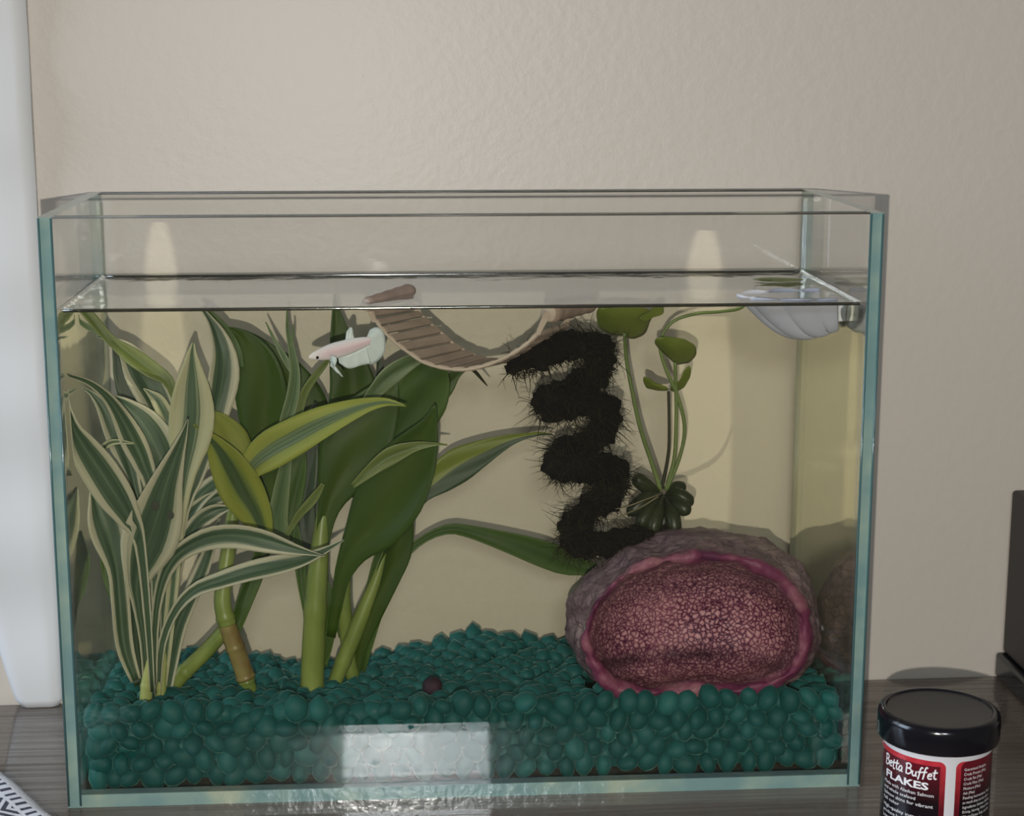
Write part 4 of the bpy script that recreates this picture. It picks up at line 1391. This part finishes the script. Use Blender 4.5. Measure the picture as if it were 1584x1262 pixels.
def script(word, s0, z0, size):
    out = []
    x = 0
    for i, ch in enumerate(word):
        if ch != ' ':
            wob = 0.06 * sin(i * 2.3)
            for st_ in G[ch]:
                out.append([(s0 + (x + a + .10 * b) * size, z0 + (b + wob) * size) for a, b in st_])
        x += ADV[ch]
    return out, x * size
S0 = arc(1378) * RB
sz = (arc(1452) - arc(1378)) * RB / (sum(ADV[c_] for c_ in 'Betta Buffet') + .05)
stk, wd_ = script('Betta Buffet', S0 + .0004, top - 0.0078, sz)
strokes_obj('lettering', stk, 0.00030, M['ink'])['label'] = 'handwritten white words Betta Buffet'

def printed(name, lines, mat, bold=0.0):
    """lines: (text, s0, z0, height, max width)"""
    vs, fs = [], []
    for (txt, s0, z0, hgt, mw_) in lines:
        cu = bpy.data.curves.new('t', 'FONT')
        cu.body = txt
        cu.size = 1.0
        cu.offset = bold
        cu.resolution_u = 2
        to = bpy.data.objects.new('t', cu)
        COL.objects.link(to)
        dg = bpy.context.evaluated_depsgraph_get()
        me = bpy.data.meshes.new_from_object(to.evaluated_get(dg))
        bm = bmesh.new()
        bm.from_mesh(me)
        bmesh.ops.triangulate(bm, faces=list(bm.faces))
        xs = [v.co.x for v in bm.verts]
        wdt = max(xs) - min(xs)
        kx = mw_ / wdt
        k0 = len(vs)
        bm.verts.index_update()
        vs += [on_jar(s0 + v.co.x * kx, z0 + v.co.y * hgt / 0.72, .00010) for v in bm.verts]
        fs += [tuple(k0 + v.index for v in f.verts) for f in bm.faces]
        bm.free()
        bpy.data.objects.remove(to)
        bpy.data.curves.remove(cu)
        bpy.data.meshes.remove(me)
    return mesh_obj(name, vs, fs, mat, jr, False)
full = (arc(1452) - arc(1378)) * RB
printed('lettering', [('FLAKES', S0 + .0012, top - 0.0130, 0.0032, (arc(1441) - arc(1380)) * RB)], M['ink'], 0.03)['label'] = 'bold white word FLAKES'
rows = ['Made with Alaskan Salmon', 'and whole seafood', 'Salmon skins for vibrant', 'full color', 'High-quality ingredients', 'produce less waste', 'Low in ash for cleaner water']
zz0 = top - 0.0160
ls = []
for i, r in enumerate(rows):
    dz = zz0 - i * 0.00245 - (0.0007 if i > 3 else 0)
    ls.append((r, S0 + .0002, dz, 0.00155, full * min(1.0, .96 * len(r) / 24)))
printed('small_print', ls, M['ink'])
S1 = (GAP_R + 0.16) * RB
rows2 = ['Guaranteed Analysis', 'Crude Protein (Min)', 'Crude Fat (Min)', 'Crude Fiber (Max)', 'Moisture (Max)', 'Ash (Max)', 'Feeding Instructions: Feed', 'as much that can be eaten', 'Ingredients: Salmon, Halibut,', 'Shrimp, Herring, Wheat Flour,', 'Wheat Gluten, Kelp, Lecithin,', 'Vitamins, Minerals']
ls = []
for i, r in enumerate(rows2):
    ls.append((r, S1, top - .0042 - i * 0.0021, 0.0013, 0.0175 * min(1.0, len(r) / 27)))
printed('small_print', ls, M['ink'])

# ------------------------------------------------------------------ white hanging panel on the left
def panel():
    t = NT('white_panel')
    return t.done(t.bsdf((0.66, 0.67, 0.68), 0.55, 0.3))
M['panel'] = panel()
Yw = wall_y(-0.22) - 0.006
q0 = P(96, 1083, Yw)
xr = q0.x
xl0 = P(28, 1083, Yw).x
zt = 0.60
nz, nx = 150, 14
vs, fs = [], []
for j in range(nz + 1):
    z = 0.0006 + (zt - .0006) * j / nz
    left = xl0 - 0.255 * z
    rc = 0.004
    inset = rc - sqrt(max(0, rc * rc - (rc - (z)) ** 2)) if z < rc else 0
    for i in range(nx + 1):
        x = left + inset + (xr - left - 2 * inset) * i / nx
        e = min(i, nx - i) / nx
        y = wall_y(x) - 0.0058 - 0.0022 * min(1, e * 6) - 0.0014 * sin(2 * pi * z / 0.070)
        vs.append((x, y, z))
m_ = len(vs)
for k in range(m_):
    x, y, z = vs[k]
    vs.append((x, wall_y(x) - 0.0008, z))
w1 = nx + 1
for j in range(nz):
    for i in range(nx):
        q = j * w1 + i
        fs.append((q, q + 1, q + w1 + 1, q + w1))
        fs.append((m_ + q + w1, m_ + q + w1 + 1, m_ + q + 1, m_ + q))
    for i, flip in ((0, 0), (nx, 1)):
        q = j * w1 + i
        f = (q, q + w1, m_ + q + w1, m_ + q)
        fs.append(f if not flip else tuple(reversed(f)))
for i in range(nx):
    fs.append((m_ + i, m_ + i + 1, i + 1, i))
    q = nz * w1 + i
    fs.append((q, q + 1, m_ + q + 1, m_ + q))
tag(mesh_obj('curtain_panel', vs, fs, M['panel']), 'white curtain panel hanging on the wall left of the tank, tapering to the table', 'curtain')

# ------------------------------------------------------------------ black box at the right edge
M['box_black'] = plain('black_box_plastic', (0.014, 0.012, 0.012), 0.45, 0.4)
bw = wall_y(0.27) - 0.001
cx_ = P(1548, 1040, bw).x
bx_ = P(1536, 1070, bw).x
ztop = P(1580, 757, bw).z
sb = thing('black_speaker', (cx_ + .04, 0.08, 0), 'black upright box at the right edge, standing on the table against the wall', 'speaker')
bm = bmesh.new()
box_bm(bm, (cx_, 0.030, 0.014), (cx_ + .10, bw, ztop))
bevel(bm, .002, 3)
bm_obj('cabinet', bm, M['box_black'], sb)
bm = bmesh.new()
box_bm(bm, (bx_, 0.020, 0.0004), (cx_ + .104, bw, 0.014))
bevel(bm, .002, 3)
bm_obj('base', bm, M['black_gloss'], sb)

# ------------------------------------------------------------------ folded cloth, lower left corner
t = NT('white_navy_knit')
uv = t.n('ShaderNodeUVMap')
sx = t.n('ShaderNodeSeparateXYZ')
t.l(uv.outputs[0], sx.inputs[0])
u, vv = sx.outputs[0], sx.outputs[1]       # u along the edge (m), v away from the edge (m)
dash = t.math('MULTIPLY', t.math('LESS_THAN', t.math('ABSOLUTE', t.math('SUBTRACT', vv, 0.0165)), 0.0024), t.math('LESS_THAN', t.math('FRACT', t.math('MULTIPLY', u, 170.0)), 0.42))
zig = t.math('MULTIPLY', t.math('PINGPONG', u, 0.012), 0.7)
wv = t.math('FRACT', t.math('MULTIPLY', t.math('ADD', vv, zig), 210.0))
band = t.math('MULTIPLY', t.math('GREATER_THAN', vv, 0.0205), t.math('LESS_THAN', wv, 0.55))
k = t.math('MAXIMUM', dash, band)
c = t.mix(t.math('MULTIPLY', k, 0.92), (0.70, 0.71, 0.76), (0.022, 0.024, 0.045))
M['knit'] = t.done(t.bsdf(c, 0.9, 0.1, t.bump(t.noise(900, 2), 0.6, 0.0008)))
e0, e1 = PZ(-14, 1178, 0.010), PZ(96, 1275, 0.010)
ed = (e1 - e0)
ed.z = 0
el = ed.length
ed.normalize()
inn = Vector((ed.y, -ed.x, 0))            # towards the picture corner
if inn.y > 0:
    inn = -inn
NU, NVV = 60, 44
vs, fs, uvs = [], [], []
for j in range(NVV + 1):
    v_ = j / NVV * 0.075
    for i in range(NU + 1):
        u_ = -0.03 + (el + .06) * i / NU
        p = Vector((e0.x, e0.y, 0)) + ed * u_
        hgt = 0.015
        rr = 0.009
        if v_ < rr * 1.6:
            a_ = v_ / (rr * 1.6) * pi / 2
            off, zz_ = rr * (1 - cos(a_)), rr * 1.6 * sin(a_)
        else:
            off, zz_ = rr + (v_ - rr * 1.6), rr * 1.6
        p = p + inn * off
        zz_ += 0.0012 * noise.noise(Vector((u_ * 60, v_ * 60, 0))) * min(1, v_ * 80)
        vs.append((p.x, p.y, max(0.0006, zz_ + 0.0006)))
        uvs.append((u_ + .1, v_))
for j in range(NVV):
    for i in range(NU):
        q = j * (NU + 1) + i
        fs.append((q, q + 1, q + NU + 2, q + NU + 1))
o = mesh_obj('folded_cloth', vs, fs, M['knit'], None, True, uvs)
s = o.modifiers.new('thickness', 'SOLIDIFY')
s.thickness = 0.0012
s.offset = -1
tag(o, 'white knitted cloth with navy zigzag pattern in the lower left corner of the table', 'cloth')
